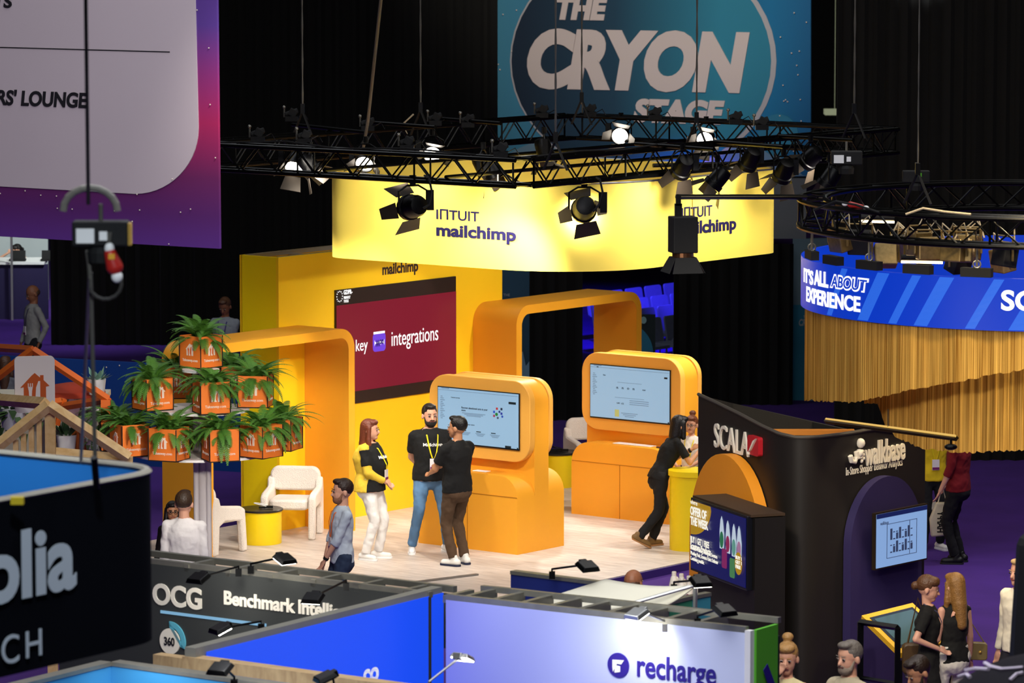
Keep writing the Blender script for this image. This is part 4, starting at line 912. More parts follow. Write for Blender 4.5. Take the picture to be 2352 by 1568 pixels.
for (bd, a, b, c_, d, bl) in [('vivre', 1591, 1607, 1148, 1158, 0), ('OFFER OF', 1591, 1628, 1166, 1187, .04), ('THE WEEK', 1591, 1632, 1190, 1210, .04), ('BUY 1 GET 1 FREE', 1591, 1634, 1236, 1251, .02), ('Scentara Products', 1591, 1638, 1251, 1266, .02),
                              ('Scentara Washing Detergent, Scentara\nWashing Pods, Scentara Fabric Softener\nCombining possible.', 1591, 1655, 1262, 1298, 0), ('BUY 1\nGET 1\nFREE', 1695, 1709, 1276, 1305, .03)]:
    ptext(os_, bd, f2_, S2, a + 12, b + 12, c_, d, OW, .003, bl, 0, .08)
for k, (px, py, c_) in enumerate([(1673, 1224, '#2d7a52'), (1687, 1234, '#9a2c5c'), (1701, 1242, '#6aa89a'), (1713, 1247, '#b483a8')]):
    a = S2(px, py); g = rrect(a[0] - .045, a[1] - .16, a[0] + .045, a[1] + .07, .04, 4) + []
    bt = [(a[0] - .05, a[1] - .15), (a[0] + .05, a[1] - .15), (a[0] + .055, a[1] + .0), (a[0] + .02, a[1] + .13), (a[0] - .01, a[1] + .17), (a[0] - .035, a[1] + .13), (a[0] - .055, a[1] + .02)]
    MB(True).prism(bt, o2 + nL * .068, D2, (0, 0, 1), nL * .002).build('bottle_print', M('print_white', '#c8d8e8', .5, 0, .7), os_)
    MB(True).prism(disc(a[0], a[1] - .06, .045, .08), o2 + nL * .071, D2, (0, 0, 1), nL * .002).build('label_print', M('print%d' % k, c_, .5, 0, .6), os_)
for k, (px, py, c_) in enumerate([(1680, 1280, '#8e2a68'), (1698, 1302, '#4f8a58')]):
    a = S2(px, py); MB(True).prism(rrect(a[0] - .06, a[1] - .1, a[0] + .06, a[1] + .09, .02), o2 + nL * .074, D2, (0, 0, 1), nL * .002).build('pouch_print', M('pouch%d' % k, c_, .5, 0, .6), os_)
# walkbase monitor
wm = thing('wall_monitor', 'light blue wall monitor with floor plan on the violet arch', 'monitor', fR(SR(2030, 1230)[0], SR(2030, 1307)[1], .15))
a = SR(1972, 1242)[0]; b = SR(2092, 1242)[0]; zt_, zb_ = SR(2032, 1163)[1], SR(2032, 1292)[1]
pr = lambda mb, x0, y0, x1, y1, h, th: mb.prism([(x0, y0), (x1, y0), (x1, y1), (x0, y1)], fR(0, 0, h), dirR, (0, 0, 1), nR * th)
pr(MB(True), a, zb_, b, zt_, .16, .04).build('bezel', M('bronze_bezel', '#3c3020', .35, .5), wm); pr(MB(True), (a + b) / 2 - .1, (zt_ + zb_) / 2 - .1, (a + b) / 2 + .1, (zt_ + zb_) / 2 + .1, .08, .1).build('bracket', BLK, wm)
pr(MB(True), a + .015, zb_ + .015, b - .015, zt_ - .015, .201, .002).build('screen_picture', M('plan_blue', '#86a9dc', .4, 0, .85), wm)
pr(MB(True), a + .015, zt_ - .06, b - .015, zt_ - .015, .204, .002).build('title_bar', M('plan_navy', '#1c2a6a', .4, 0, .5), wm)
t = MB(True); cx = (a + b) / 2; cz = (zt_ + zb_) / 2 - .02
for k in range(16):
    x = cx - .2 + .05 * (k % 8); z = cz - .12 + .13 * (k // 8); pr(t, x, z, x + .035, z + .012 + .05 * (k % 3), .204, .002); pr(t, x, z + .07, x + .03, z + .08, .204, .002)
for (x0, y0, x1, y1) in [(-.26, -.17, .26, -.165), (-.26, .17, .26, .175), (-.26, -.17, -.253, .17), (.13, -.17, .137, .17), (.253, -.17, .26, .175)]: pr(t, cx + x0, cz + y0, cx + x1, cz + y1, .204, .002)
t.build('floor_plan', M('plan_ink', '#4a5a86', .5, 0, .35), wm)
ptext(wm, 'walkbase', fR, SR, 1983, 2002, 1192, 1200, M('plan_ink', '#4a5a86'), .002, .0, 0, .204)
# interactive table
it = thing('touch_table', 'yellow-framed tilted touch table on black metal legs beside the two women', 'table', G(2045, 1600, 0))
T0, T1, T2 = G(1979, 1413, 1.12), G(2096, 1384, 1.16), G(2068, 1500, .92); T3 = T1 + (T2 - T0); nT = (T1 - T0).cross(T2 - T0).normalized(); nT = nT if nT.z > 0 else -nT
MB(True).prism([(0, 0), (1, 0), (1, 1), (0, 1)], T0, T1 - T0, T2 - T0, -nT * .05).build('frame', M('yellow_frame', '#e9b32a', .45), it)
MB(True).prism([(.08, .1), (.92, .1), (.92, .9), (.08, .9)], T0 + nT * .002, T1 - T0, T2 - T0, nT * .004).build('screen_bezel', M('bezel_dark', '#22262a', .3), it)
MB(True).prism([(.13, .16), (.87, .16), (.87, .84), (.13, .84)], T0 + nT * .007, T1 - T0, T2 - T0, nT * .003).build('screen_picture', M('table_screen', '#6f8f8c', .15, 0, .25, 3, .15), it)
for P in (T0, T1, T2, T3): MB(True).box((P.x, P.y, P.z / 2 - .03), (.04, .04, P.z - .08)).build('leg', BLK, it)
# near rail, seen in front of the table
rl_ = thing('barrier_rail', 'black square-tube rail frame standing in front of the touch table', 'rail', G(2025, 1700, 0))
r0, r1 = D(1976, 1428, 38.2), D(2062, 1441, 37.6)
for P in (r0, r1): MB(True).box((P.x, P.y, P.z / 2), (.05, .05, P.z)).build('post', BLK, rl_)
MB(True).tube([r0, r1], .028, 4).build('top_bar', BLK, rl_); MB(True).tube([Vector((r0.x, r0.y, r0.z - .5)), Vector((r1.x, r1.y, r1.z - .5))], .02, 4).build('bar', BLK, rl_)
# long light bar and brown shelf pieces
lbm = thing('light_bar', 'long slim horizontal light bar in front of the black booth top', 'lamp', D(2040, 985, 40))
MB(True).tube([D(1897, 966, 41), D(2197, 1006, 39.4)], .028, 4, up=(0, 0, 1)).build('bar', M('bar_bronze', '#3a2d18', .4, .5), lbm)
MB(True).tube([D(1897, 962, 40.99), D(2195, 1001, 39.39)], .012, 4).build('bar_rail', M('bar_gold', '#d8ae58', .35, .3, 1.0), lbm)
MB(True).ell(D(2184, 1026, 39.4), (.06, .05, .03)).tube([D(2184, 1008, 39.4), D(2184, 1024, 39.4)], .012, 6).build('spot_head', BLK, lbm)
MB(True).tube([D(2040, 980, 40.2), D(2040, 940, 40.5)], .006, 5).build('suspension', BLK, lbm)
o = MB(True).box(D(1850, 992, 44.2), (1.0, .12, .05)); o = o.build('inner_shelf', M('orange_wood', '#c07828', .5, nscale=4)); tag(o, 'orange wooden shelf tops showing inside the black booth', 'shelf')

# detergent bottles on their stand
BOT = M('bottle_white', '#efe8dc', .45); LAB = M('label_maroon', '#7a1c46', .5)
st = thing('bottle_stand', 'low stand carrying rows of white detergent bottles in front of the offer screen', 'stand', G(1660, 1560, 0))
s_a, s_b = G(1530, 1385, 1.0), G(1690, 1428, 1.0); dv = (s_b - s_a)
MB(True).prism([(-.1, -.5), (1.2, -.5), (1.2, 1.8), (-.1, 1.8)], s_a - Vector((0, 0, .04)), dv, Vector((0, .35, 0)), (0, 0, .035)).build('top', WHT, st)
MB(True).box(((s_a + s_b) / 2 - Vector((0, 0, .52))), (1.0, .3, .95), Rz(atan2(dv.y, dv.x))).build('body', WHT, st)
bt = thing('detergent_bottle', '', 'bottle', (0, 0, 0), 0, 'white detergent bottles on the stand')
MB().lathe([(.045, 0), (.05, .02), (.05, .15), (.035, .22), (.02, .25)], (0, 0, 0), 16).build('body', BOT, bt, smooth=True)
MB().lathe([(.024, .245), (.024, .28), (.018, .285)], (0, 0, 0), 12).build('cap', BOT, bt)
MB().tube([(.04, 0, .12), (.065, 0, .17), (.03, 0, .23)], .011, 6).build('handle', BOT, bt)
MB().prism(disc(0, .09, .032, .055, 16), (0, -.045, 0), (1, 0, 0), (0, 0, 1), (0, -.008, 0)).build('label', LAB, bt)
i = 0
for row in range(2):
    for k in range(8):
        p = G(1548 + k * 17 + row * 18 , 1376 + k * 5.2 + row * 14, .997) ; lb2 = ('white bottle with maroon label in the %s row on the stand below the offer screen' % ('rear', 'front')[row])
        if k == 7: lb2 = 'maroon-labelled white bottle at right end of the %s row below the screen' % ('rear', 'front')[row]
        if i == 0: bt.location = p; bt['label'] = lb2; bt.rotation_euler = (0, 0, -.4)
        else: dup(bt, p, -.4, lb2)
        i += 1

# ---------------- row of small booths in front ----------------
FR = M('alu_frame', '#8f8c80', .4, .6, nscale=12, namt=.2)
ZW = 2.5
e0, e1 = G(430, 1283, ZW), G(1770, 1442, ZW); sa = atan2(e1.y - e0.y, e1.x - e0.x); SD = Vector((cos(sa), sin(sa), 0)); SN = Vector((sin(sa), -cos(sa), 0))
g0 = G(380, 1293, ZW); g0 = Vector((g0.x, g0.y, 0)); SG = lambda px, py: PL(px, py, g0, sa); fG = planef(g0, SD, (0, 0, 1), SN)
dc = thing('partition', 'dark grey exhibition wall with white lettering and pale blue line', 'wall', g0)
L1 = SG(984, 1375)[0]
MB(True).prism([(-1.2, 0), (L1, 0), (L1, ZW - .02), (-1.2, ZW - .02)], g0, SD, (0, 0, 1), -SN * .04).build('panel', M('panel_dark', '#3a3c3a', .5, nscale=1), dc)
fm = MB(True)
for off in (-.01, -.34):
    fm.prism([(-1.2, ZW - .03), (L1, ZW - .03), (L1, ZW + .02), (-1.2, ZW + .02)], g0 + SN * off, SD, (0, 0, 1), -SN * .05)
for k in range(7): fm.prism([(.2 + k * .45, ZW - .05), (.25 + k * .45, ZW - .05), (.25 + k * .45, ZW + .01), (.2 + k * .45, ZW + .01)], g0, SD, (0, 0, 1), -SN * .36)
fm.prism([(-1.2, ZW - .5), (L1, ZW - .5), (L1, ZW - .05), (-1.2, ZW - .05)], g0 - SN * .36, SD, (0, 0, 1), -SN * .03)
fm.build('top_frame', FR, dc)
ptext(dc, 'OCG', fG, SG, 352, 464, 1344, 1394, RAI, .01, .03); ptext(dc, 'Benchmark Intelligence', fG, SG, 516, 850, 1376, 1418, RAI, .01, .03)
a = SG(370, 1404); b = SG(612, 1436); MB(True).prism([(a[0], a[1] - .012), (b[0], a[1] - .012), (b[0], a[1] + .012), (a[0], a[1] + .012)], g0, SD, (0, 0, 1), SN * .01).build('light_line', M('line_blue', '#8fc4e8', .4, 0, .6), dc)
c_ = SG(392, 1472)
MB(True).prism([(c_[0] + .11 * cos(a), c_[1] + .11 * sin(a)) for a in [k * 2 * pi / 30 for k in range(30)]], g0 + SN * .002, SD, (0, 0, 1), SN * .012).build('logo_disc', RAI, dc)
MB(True).frame([(c_[0] + .17 * cos(a), c_[1] + .17 * sin(a)) for a in [-.3 + k * 1.9 / 20 for k in range(21)]], [(c_[0] + .125 * cos(a), c_[1] + .125 * sin(a)) for a in [-.3 + k * 1.9 / 20 for k in range(21)]], g0 + SN * .002, SD, (0, 0, 1), SN * .012).build('logo_arc', M('cyan', '#5fb4c8', .5), dc)
ptext(dc, '360', fG, SG, 380, 404, 1462, 1482, DKL, .004, .03, 0, .016)
# side return wall with blue LED
q0 = G(470, 1493, ZW); q1 = G(1018, 1356, ZW); ba_ = atan2(q1.y - q0.y, q1.x - q0.x); QD = Vector((cos(ba_), sin(ba_), 0)); QN = Vector((sin(ba_), -cos(ba_), 0)); q0 = Vector((q0.x, q0.y, 0)); QL = (Vector((q1.x, q1.y, 0)) - q0).length
bl = thing('led_screen', 'bright plain blue screen wall with grey frame in the foreground', 'wall', q0)
MB(True).prism([(-.1, 0), (QL, 0), (QL, ZW + .03), (-.1, ZW + .03)], q0 - QN * .01, QD, (0, 0, 1), -QN * .1).build('frame', M('frame_grey', '#807e74', .5, nscale=6), bl)
MB(True).prism([(.02, .6), (QL - .01, .6), (QL - .01, ZW - .015), (.02, ZW - .015)], q0, QD, (0, 0, 1), QN * .01).build('screen_face', M('led_plain', '#1a4cec', .4, 0, .95, .8, .12), bl)
QS = lambda px, py: PL(px, py, q0, ba_); fQ = planef(q0, QD, (0, 0, 1), QN)
ptext(bl, 'co', fQ, QS, 832, 868, 1533, 1566, OW, .01, .04)
# recharge wall
h0 = G(1024, 1377, ZW); h0 = Vector((h0.x, h0.y, 0)); h1 = G(1712, 1453, ZW); ha = atan2(h1.y - h0.y, h1.x - h0.x); HD = Vector((cos(ha), sin(ha), 0)); HN = Vector((sin(ha), -cos(ha), 0)); HL = (Vector((h1.x, h1.y, 0)) - h0).length
HS = lambda px, py: PL(px, py, h0, ha); fH = planef(h0, HD, (0, 0, 1), HN)
rc = thing('partition', 'pale lavender foreground wall with dark violet round logo and lettering', 'wall', h0)
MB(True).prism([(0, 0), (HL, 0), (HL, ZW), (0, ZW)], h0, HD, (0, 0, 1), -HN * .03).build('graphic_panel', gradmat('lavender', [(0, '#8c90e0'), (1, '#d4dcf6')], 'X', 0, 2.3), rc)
fm = MB(True)
for off in (-.0, -.5):
    fm.prism([(0, ZW - .0), (HL, ZW - .0), (HL, ZW + .045), (0, ZW + .045)], h0 + HN * off, HD, (0, 0, 1), -HN * .05)
for k in range(9): fm.prism([(.1 + k * .27, ZW - .06), (.15 + k * .27, ZW - .06), (.15 + k * .27, ZW + .03), (.1 + k * .27, ZW + .03)], h0 - HN * .035, HD, (0, 0, 1), -HN * .485)
fm.build('top_frame', FR, rc)
MB(True).prism([(0, 0), (HL, 0), (HL, ZW - .1), (0, ZW - .1)], h0 - HN * .5, HD, (0, 0, 1), -HN * .03).build('rear_panel', M('rear_dark', '#1a1a1c', .7), rc)
MB(True).prism([(HL, 0), (HL + .05, 0), (HL + .05, ZW + .02), (HL, ZW + .02)], h0 + HN * .01, HD, (0, 0, 1), -HN * .06).build('corner_post', WHT, rc)
MB(True).prism([(0, 0), (.33, 0), (.33, ZW + .02), (0, ZW + .02)], h0 + HD * (HL + .04) - HN * .05, -HN, (0, 0, 1), HD * .03).build('green_side', M('green_panel', '#5cb82a', .6, nscale=2), rc)
t = MB(True); gs = h0 + HD * (HL + .083) - HN * .05
t.prism([(.08, ZW - .3), (.14, ZW - .26), (.27, ZW - .45), (.2, ZW - .62), (.13, ZW - .6), (.17, ZW - .45)], gs, -HN, (0, 0, 1), HD * .006); t.build('dark_mark', M('violet_ink', '#2a1a86', .6), rc)
INK = M('violet_ink', '#2a1a86', .6)
c_ = HS(1421, 1527); MB(True).prism(disc(c_[0], c_[1], .098, .098, 36), h0, HD, (0, 0, 1), HN * .008).build('logo_disc', INK, rc)
t = MB(True)
for P in ([(-.05, .04), (.055, .045), (.03, .01), (-.01, .012), (-.045, -.055), (-.05, -.02)], [(-.03, .0), (.02, -.005), (.02, -.05), (-.03, -.06)]):
    t.prism([(c_[0] + x, c_[1] + y) for x, y in P], h0 + HN * .009, HD, (0, 0, 1), HN * .004)
t.build('logo_mark', WHT, rc)
ptext(rc, 'recharge', fH, HS, 1464, 1645, 1510, 1580, INK, .008, .015)
# blue panel booth at very front, wood portal
def front_wall(name, label, P0, P1, mat_, h=ZW, th=.08, top=FR, x0=0):
    w = thing(name, label, 'wall', (P0.x, P0.y, 0)); a_ = Vector((P0.x, P0.y, 0)); b_ = Vector((P1.x, P1.y, 0)); d_ = (b_ - a_).normalized(); n_ = Vector((d_.y, -d_.x, 0)); L_ = (b_ - a_).length
    MB(True).prism([(0, 0), (L_, 0), (L_, h - .03), (0, h - .03)], a_, d_, (0, 0, 1), -n_ * th).build('panel', mat_, w)
    MB(True).prism([(0, h - .03), (L_, h - .03), (L_, h), (0, h)], a_ + n_ * .01, d_, (0, 0, 1), -n_ * (th + .03)).build('top_frame', top, w); return w, a_, d_, n_
SKY = M('sky_panel', '#3f94cc', .5, nscale=.8)
fw0 = G(255, 1519, ZW); front_wall('partition', 'sky blue wall top lit by small floodlights at lower left', fw0, fw0 + SD * 3.2, SKY)
q = fw0 - QD * 1.6; front_wall('partition', 'sky blue side wall below the dark hanging drum', q, fw0, SKY)
WDD = wood('oak_board', '#a98a62', '#c9ab7d', (2, 9, 2), .5)
wp = thing('wood_portal', 'light oak board frame of a booth opening below the blue screen wall', 'frame', q0)
w0 = q0 - QN * 0 + SD * -.12
MB(True).prism([(0, ZW - .13), (2.6, ZW - .13), (2.6, ZW - .04), (0, ZW - .04)], w0 + SN * .12, SD, (0, 0, 1), -SN * .12).build('lintel', WDD, wp)
for x in (0, 1.05, 1.95): MB(True).prism([(x, 0), (x + .08, 0), (x + .08, ZW - .13), (x, ZW - .13)], w0 + SN * .11, SD, (0, 0, 1), -SN * .1).build('post', WDD, wp)
MB(True).prism([(-.3, 0), (0, 0), (0, ZW - .06), (-.3, ZW - .06)], w0 + SN * .1, SD, (0, 0, 1), -SN * .1).build('side_board', WDD, wp)
# green booth with cream canopy and navy wall
cn = thing('fabric_canopy', 'curved cream fabric canopy over the green booth behind the lavender wall', 'canopy', G(1400, 1700, 0))
P00, P10, P11, P01 = G(1205, 1388, 2.45), G(1432, 1391, 2.4), G(1597, 1343, 2.55), G(1392, 1329, 2.55)
n = 12; vs = []
for j in range(n + 1):
    for i_ in range(n + 1):
        u_, v_ = i_ / n, j / n; p = P00 * (1 - u_) * (1 - v_) + P10 * u_ * (1 - v_) + P11 * u_ * v_ + P01 * (1 - u_) * v_
        vs.append(p + Vector((0, 0, -.10 * sin(pi * v_) * u_ - .03 * sin(pi * u_))))
fsx = [(j * (n + 1) + i_, j * (n + 1) + i_ + 1, (j + 1) * (n + 1) + i_ + 1, (j + 1) * (n + 1) + i_) for j in range(n) for i_ in range(n)]
m = MB(True).add(vs, fsx); m.build('cloth', M('cream_cloth', '#e8e2cc', .8, nscale=2), cn, smooth=True, mods=lambda o: setattr(o.modifiers.new('thick', 'SOLIDIFY'), 'thickness', .02))
MB(True).tube([P10, P11], .015, 6).build('edge_rail', ALU, cn); MB(True).tube([Vector((P11.x, P11.y, 0)), P11], .02, 6).build('post', ALU, cn)
GRN = M('green_wall', '#3f9a72', .7, nscale=1); TLW = M('teal_wall', '#3d93a8', .7, nscale=1)
a_, b_ = G(1440, 1398, 2.35), G(1590, 1362, 2.35); front_wall('partition', 'green wall of the canopied booth', a_, b_, GRN, 2.33, .04); c__ = G(1632, 1368, 2.3)
front_wall('partition', 'teal wall beside the bottle stand', b_ + Vector((.01, 0, 0)), Vector((c__.x, c__.y, 0)), TLW, 2.33, .04)
a_, b_ = G(1173, 1310, 2.5), G(1372, 1335, 2.5); front_wall('partition', 'navy blue wall standing behind the cream canopy', a_, b_, M('navy_wall', '#1d2a72', .6, nscale=1), 2.5, .05)

# floodlights on arms
FLG = M('flood_glow', '#fffbee', .3, 0, 12)
def flood(bpx, bpy, hpx, hpy, label, lit=True, z=2.56, white=False, s=1.0, tgt=None, pw=0):
    b = G(bpx, bpy, z); h_ = G(hpx, hpy, z + .12 if hpy < bpy + 5 else z); mt = ALU if white else BLK
    r = thing('arm_floodlight', label, 'floodlight', b, 0, 'arm floodlights on the booth walls')
    d = (h_ - b); d.z = 0; d = d.normalized(); e = Vector((-d.y, d.x, 0)); hl = h_ - b
    MB().tube([(0, 0, -.04), (0, 0, .02), tuple(hl - d * .06)], .009, 6).build('arm', mt, r)
    MB().box((0, 0, -.03), (.05, .05, .06)).build('clamp', mt, r)
    Q = Matrix((e, d, Vector((0, 0, 1)))).transposed() @ Matrix.Rotation(radians(-22), 3, 'X')
    MB().box(hl, (.17 * s, .15 * s, .035 * s), Q, .8).box(hl - d * .07 + Vector((0, 0, .015)), (.07, .05, .05), Q).build('head', mt, r, bevel=.006)
    MB().box(hl + Q @ Vector((0, .0, -.022 * s)), (.15 * s, .12 * s, .008), Q).build('lens', FLG if lit else M('flood_off', '#2a2c30', .2), r)
    if pw: spot('flood_and_fill_light', h_ + Vector((0, 0, -.06)), tgt, pw, 120, 1, (1, .97, .9), .08)
    return r
dn = lambda px, py, S, f: f(S(px, py)[0], S(px, py)[1], 0)
flood(576, 1300, 655, 1282, 'lit arm floodlight leaning out over the pale floor side of the dark wall')
flood(548, 1306, 455, 1326, 'black arm floodlight leaning over the left lettering of the dark wall', False, tgt=dn(470, 1370, SG, fG), pw=22)
flood(795, 1338, 718, 1372, 'lit double-armed floodlight at right end of the dark wall lettering', True, tgt=dn(720, 1395, SG, fG), pw=22)
flood(600, 1432, 505, 1442, 'lit arm floodlight next to the 360 disc', True, z=2.45, tgt=dn(450, 1470, SG, fG), pw=4)
flood(1268, 1312, 1350, 1299, 'dark arm floodlight on the navy wall, against the pale floor', False)
flood(985, 1572, 1063, 1508, 'bright white arm floodlight in front of the lavender wall', True, white=True, z=2.5, s=.9, tgt=dn(1063, 1600, HS, fH), pw=3)
flood(1548, 1342, 1610, 1334, 'lit arm floodlight beside the bottles', True, z=2.5)
flood(1602, 1420, 1665, 1400, 'black arm floodlight in front of the detergent bottles', False)
flood(1528, 1432, 1462, 1408, 'silver arm floodlight with blue shine on the lavender wall top', True, white=True, z=2.5, tgt=dn(1480, 1480, HS, fH), pw=22)
flood(538, 1560, 505, 1534, 'black floodlight over the sky blue wall, left one', False, z=2.55)
flood(770, 1590, 745, 1553, 'black floodlight over the sky blue wall, right one', False, z=2.55)
spot('flood_and_fill_light', dn(1400, 1420, HS, fH) + HN * .9 + Vector((0, 0, .5)), dn(1480, 1520, HS, fH), 36, 110, 1, (.93, .97, 1), .2)
spot('flood_and_fill_light', dn(1130, 1400, HS, fH) + HN * 1.2 + Vector((0, 0, .6)), dn(1180, 1480, HS, fH), 45, 110, 1, (.93, .97, 1), .2)  # added fill without a fixture, lifts the left of the lavender wall
spot('flood_and_fill_light', dn(640, 1330, SG, fG) + SN * .6 + Vector((0, 0, .4)), dn(620, 1420, SG, fG), 26, 120, 1, (1, .97, .9), .1)
spot('flood_and_fill_light', fw0 + SD * .5 + SN * .5 + Vector((0, 0, .35)), fw0 + SD * .5 + Vector((0, 0, -.3)), 30, 120, 1, (1, 1, 1), .1)
spot('flood_and_fill_light', fw0 + SD * 1.5 + SN * .5 + Vector((0, 0, .35)), fw0 + SD * 1.5 + Vector((0, 0, -.3)), 30, 120, 1, (1, 1, 1), .1)

# ---------------- dark blue hanging drum ----------------
ZD = zat(24.2, 1125); cA = G(398, 1082, ZD); cA.z = 0
nA = G(0, 1155, ZD); nB = G(0, 1042, ZD); nA.z = nB.z = 0
dA = (nA - cA).normalized(); dB = (nB - cA).normalized()
R0 = .38; path = [cA + dB * (3.2 - k * .4) for k in range(8)]; path = [p for p in path if (p - cA).length > R0 + .05]
s0p, s2p = cA + dB * R0, cA + dA * R0
path += [s0p * (1 - t) ** 2 + cA * 2 * t * (1 - t) + s2p * t * t for t in [k / 12 for k in range(13)]]
path += [cA + dA * (R0 + .4 * k) for k in range(1, 8)]
ZDB = zat(24.4, 1502)
dr = thing('hanging_drum', 'dark navy hanging drum sign at lower left with large blurred pale letters', 'sign', (cA.x, cA.y, ZDB))
MB(True).wall(path, ZDB, ZD, -.02).build('outer_fabric', M('drum_navy', '#07090f', .95, nscale=2, spec=.05), dr, smooth=True)
inner = [cA + dB * 3.2 + dA * .03] + [p + ((cA + (dA + dB) * 1.6) - p).normalized() * .03 for p in path]
MB(True).wall([p + ((cA + (dA + dB) * 1.6) - p).normalized() * .03 for p in path], ZDB, ZD - .01, -.01).build('inner_fabric', M('drum_blue', '#1b78c8', .8, nscale=1), dr, smooth=True)
MB(True).tube([p + ((cA + (dA + dB) * 1.6) - p).normalized() * .02 + Vector((0, 0, ZD + .012)) for p in path], .03, 6, flat=.6).build('top_rim', M('rim_beige', '#8a8578', .5, nscale=8), dr)
da = atan2(-dA.y, -dA.x); pD = cA + dA * 2.5; nD = Vector((sin(da), -cos(da), 0)); DS = lambda px, py: PL(px, py, pD, da); fD = planef(pD, -dA, (0, 0, 1), nD)
DW = M('drum_letters', '#b6c0c8', .7)
ptext(dr, 'olia', fD, DS, -48, 166, 1212, 1372, DW, .004, .03, 0, .03); ptext(dr, 'C', fD, DS, -6, 34, 1456, 1522, DW, .004, .0, 0, .03); ptext(dr, 'H', fD, DS, 50, 86, 1445, 1506, DW, .004, .0, 0, .03)
o = MB(True).box(G(40, 1149, ZD + .03), (.07, .05, .04)).build('rim_clamp', M('clamp_yellow', '#c9b020', .5)); tag(o, 'out-of-focus yellow clamp on the rim of the dark drum', 'clamp')
spot('drum_fill_light', cA + (dA + dB) * 1.2 + Vector((0, 0, ZD + 1.5)), cA + dB * 1.5 + Vector((0, 0, ZD - .5)), 110, 100, 1, (.8, .9, 1), .2)  # added light inside the drum, brightens the blue lining
spot('drum_fill_light', Vector((-2, 18, 9)), cA + dA * 1 + Vector((0, 0, ZD - .6)), 1300, 50, 1, (.8, .9, 1), .2)  # added frontal fill that brightens the pale drum letters

# ---------------- delivery bag tree ----------------
OB = M('bag_orange', '#ec7a28', .7, nscale=6, namt=.12, bump=.3, bscale=12); PIPING = M('bag_piping', '#22140e', .7); LOGO = M('bag_print', '#efd9c8', .8); CUT = M('bag_cut', '#d86020', .8)
FERN = M('fern_green', '#4a7a26', .6, nscale=9, namt=.5); SOIL = M('soil', '#1a120a', .95, nscale=30)
def house(mb, f, cx, cz, s):
    o = f(0, 0, 0); mb.prism([(cx + x * s, cz + y * s) for x, y in [(-.38, -.5), (-.38, .02), (-.5, .0), (-.1, .42), (0, .5), (.18, .34), (.18, .42), (.3, .42), (.3, .25), (.5, .05), (.38, .02), (.38, -.5)]], o, f(1, 0, 0) - o, f(0, 1, 0) - o, (f(0, 0, 1) - o) * .003)
def cutlery(mb, f, cx, cz, s):
    o = f(0, 0, .0035); ex = f(1, 0, 0) - f(0, 0, 0); ez = f(0, 1, 0) - f(0, 0, 0); nn = (f(0, 0, 1) - f(0, 0, 0)) * .002
    for P in ([(-.24, .15), (-.21, .15), (-.21, 0), (-.24, 0)], [(-.17, .15), (-.14, .15), (-.14, 0), (-.17, 0)], [(-.10, .15), (-.07, .15), (-.07, 0), (-.10, 0)], [(-.24, .03), (-.07, .03), (-.10, -.12), (-.12, -.5), (-.19, -.5), (-.21, -.12)], [(.12, -.5), (.02, -.3), (.04, .0), (.12, .22), (.18, .22), (.18, -.5)]):
        mb.prism([(cx + x * s, cz + y * s) for x, y in P], o, ex, ez, nn)
BW_, BH = .325, .34
def make_bag():
    r = thing('delivery_bag', '', 'bag', (0, 0, 0), 0, 'orange delivery bags on the tiered stand')
    h = BW_ / 2
    MB().frame(rrect(-h, -h, h, h, .012, 2), rrect(-h + .012, -h + .012, h - .012, h - .012, .008, 2), (0, 0, .004), (1, 0, 0), (0, 1, 0), (0, 0, BH)).prism(rrect(-h + .01, -h + .01, h - .01, h - .01, .01, 2), (0, 0, .004), (1, 0, 0), (0, 1, 0), (0, 0, .02)).build('bag_body', OB, r)
    m = MB()
    for (x, y) in ((-h, -h), (h, -h), (h, h), (-h, h)): m.tube([(x, y, 0), (x * 1.01, y * 1.01, BH)], .006, 5)
    m.tube([(-h, -h, .005), (h, -h, .005), (h, h, .005), (-h, h, .005), (-h, -h, .005)], .007, 5); m.build('piping', PIPING, r)
    for k in range(4):
        a = k * pi / 2; ex = Vector((cos(a), sin(a), 0)); nn = Vector((sin(a), -cos(a), 0)); f = planef(nn * (h + .001), ex, (0, 0, 1), nn)
        m = MB(); house(m, f, 0, .2, .13); text(m, 'Takeaway.com', f, -.115, .115, .062, .1, .003, .02); m.build('logo_print', LOGO, r)
        m = MB(); cutlery(m, f, 0, .2, .13); m.build('cutlery_print', CUT, r)
    return r
def fern_mesh(seed):
    rnd = random.Random(seed); m = MB()
    for k in range(64):
        a = rnd.uniform(0, 2 * pi); L_ = rnd.uniform(.24, .47); up = rnd.uniform(.3, 1.35) if k % 4 else rnd.uniform(.0, .4); n_ = 22; pts = []
        p = Vector((cos(a) * .03, sin(a) * .03, 0)); el = up; hd = Vector((cos(a), sin(a), 0))
        for j in range(n_ + 1):
            pts.append(p.copy()); p = p + (hd * cos(el) + Vector((0, 0, sin(el)))) * (L_ / n_); el -= rnd.uniform(.03, .105)
        m.tube(pts, [.004 * (1 - j / (n_ + 2)) for j in range(n_ + 1)], 4)
        sd = Vector((-hd.y, hd.x, 0))
        for j in range(2, n_ + 1):
            t = (pts[j] - pts[j - 1]).normalized(); w = .050 * sin(pi * (j / (n_ + 1.)) ** .8) + .008
            for s_ in (-1, 1):
                dr_ = (sd * s_ + t * .45 + Vector((0, 0, -.18))).normalized(); b_ = pts[j]; hw = t * (L_ / n_ * .42)
                m.add([b_ - hw, b_ + hw, b_ + dr_ * w * .6 + hw * .9, b_ + dr_ * w, b_ + dr_ * w * .6 - hw * .9], [(0, 1, 2, 3, 4)])
    return m
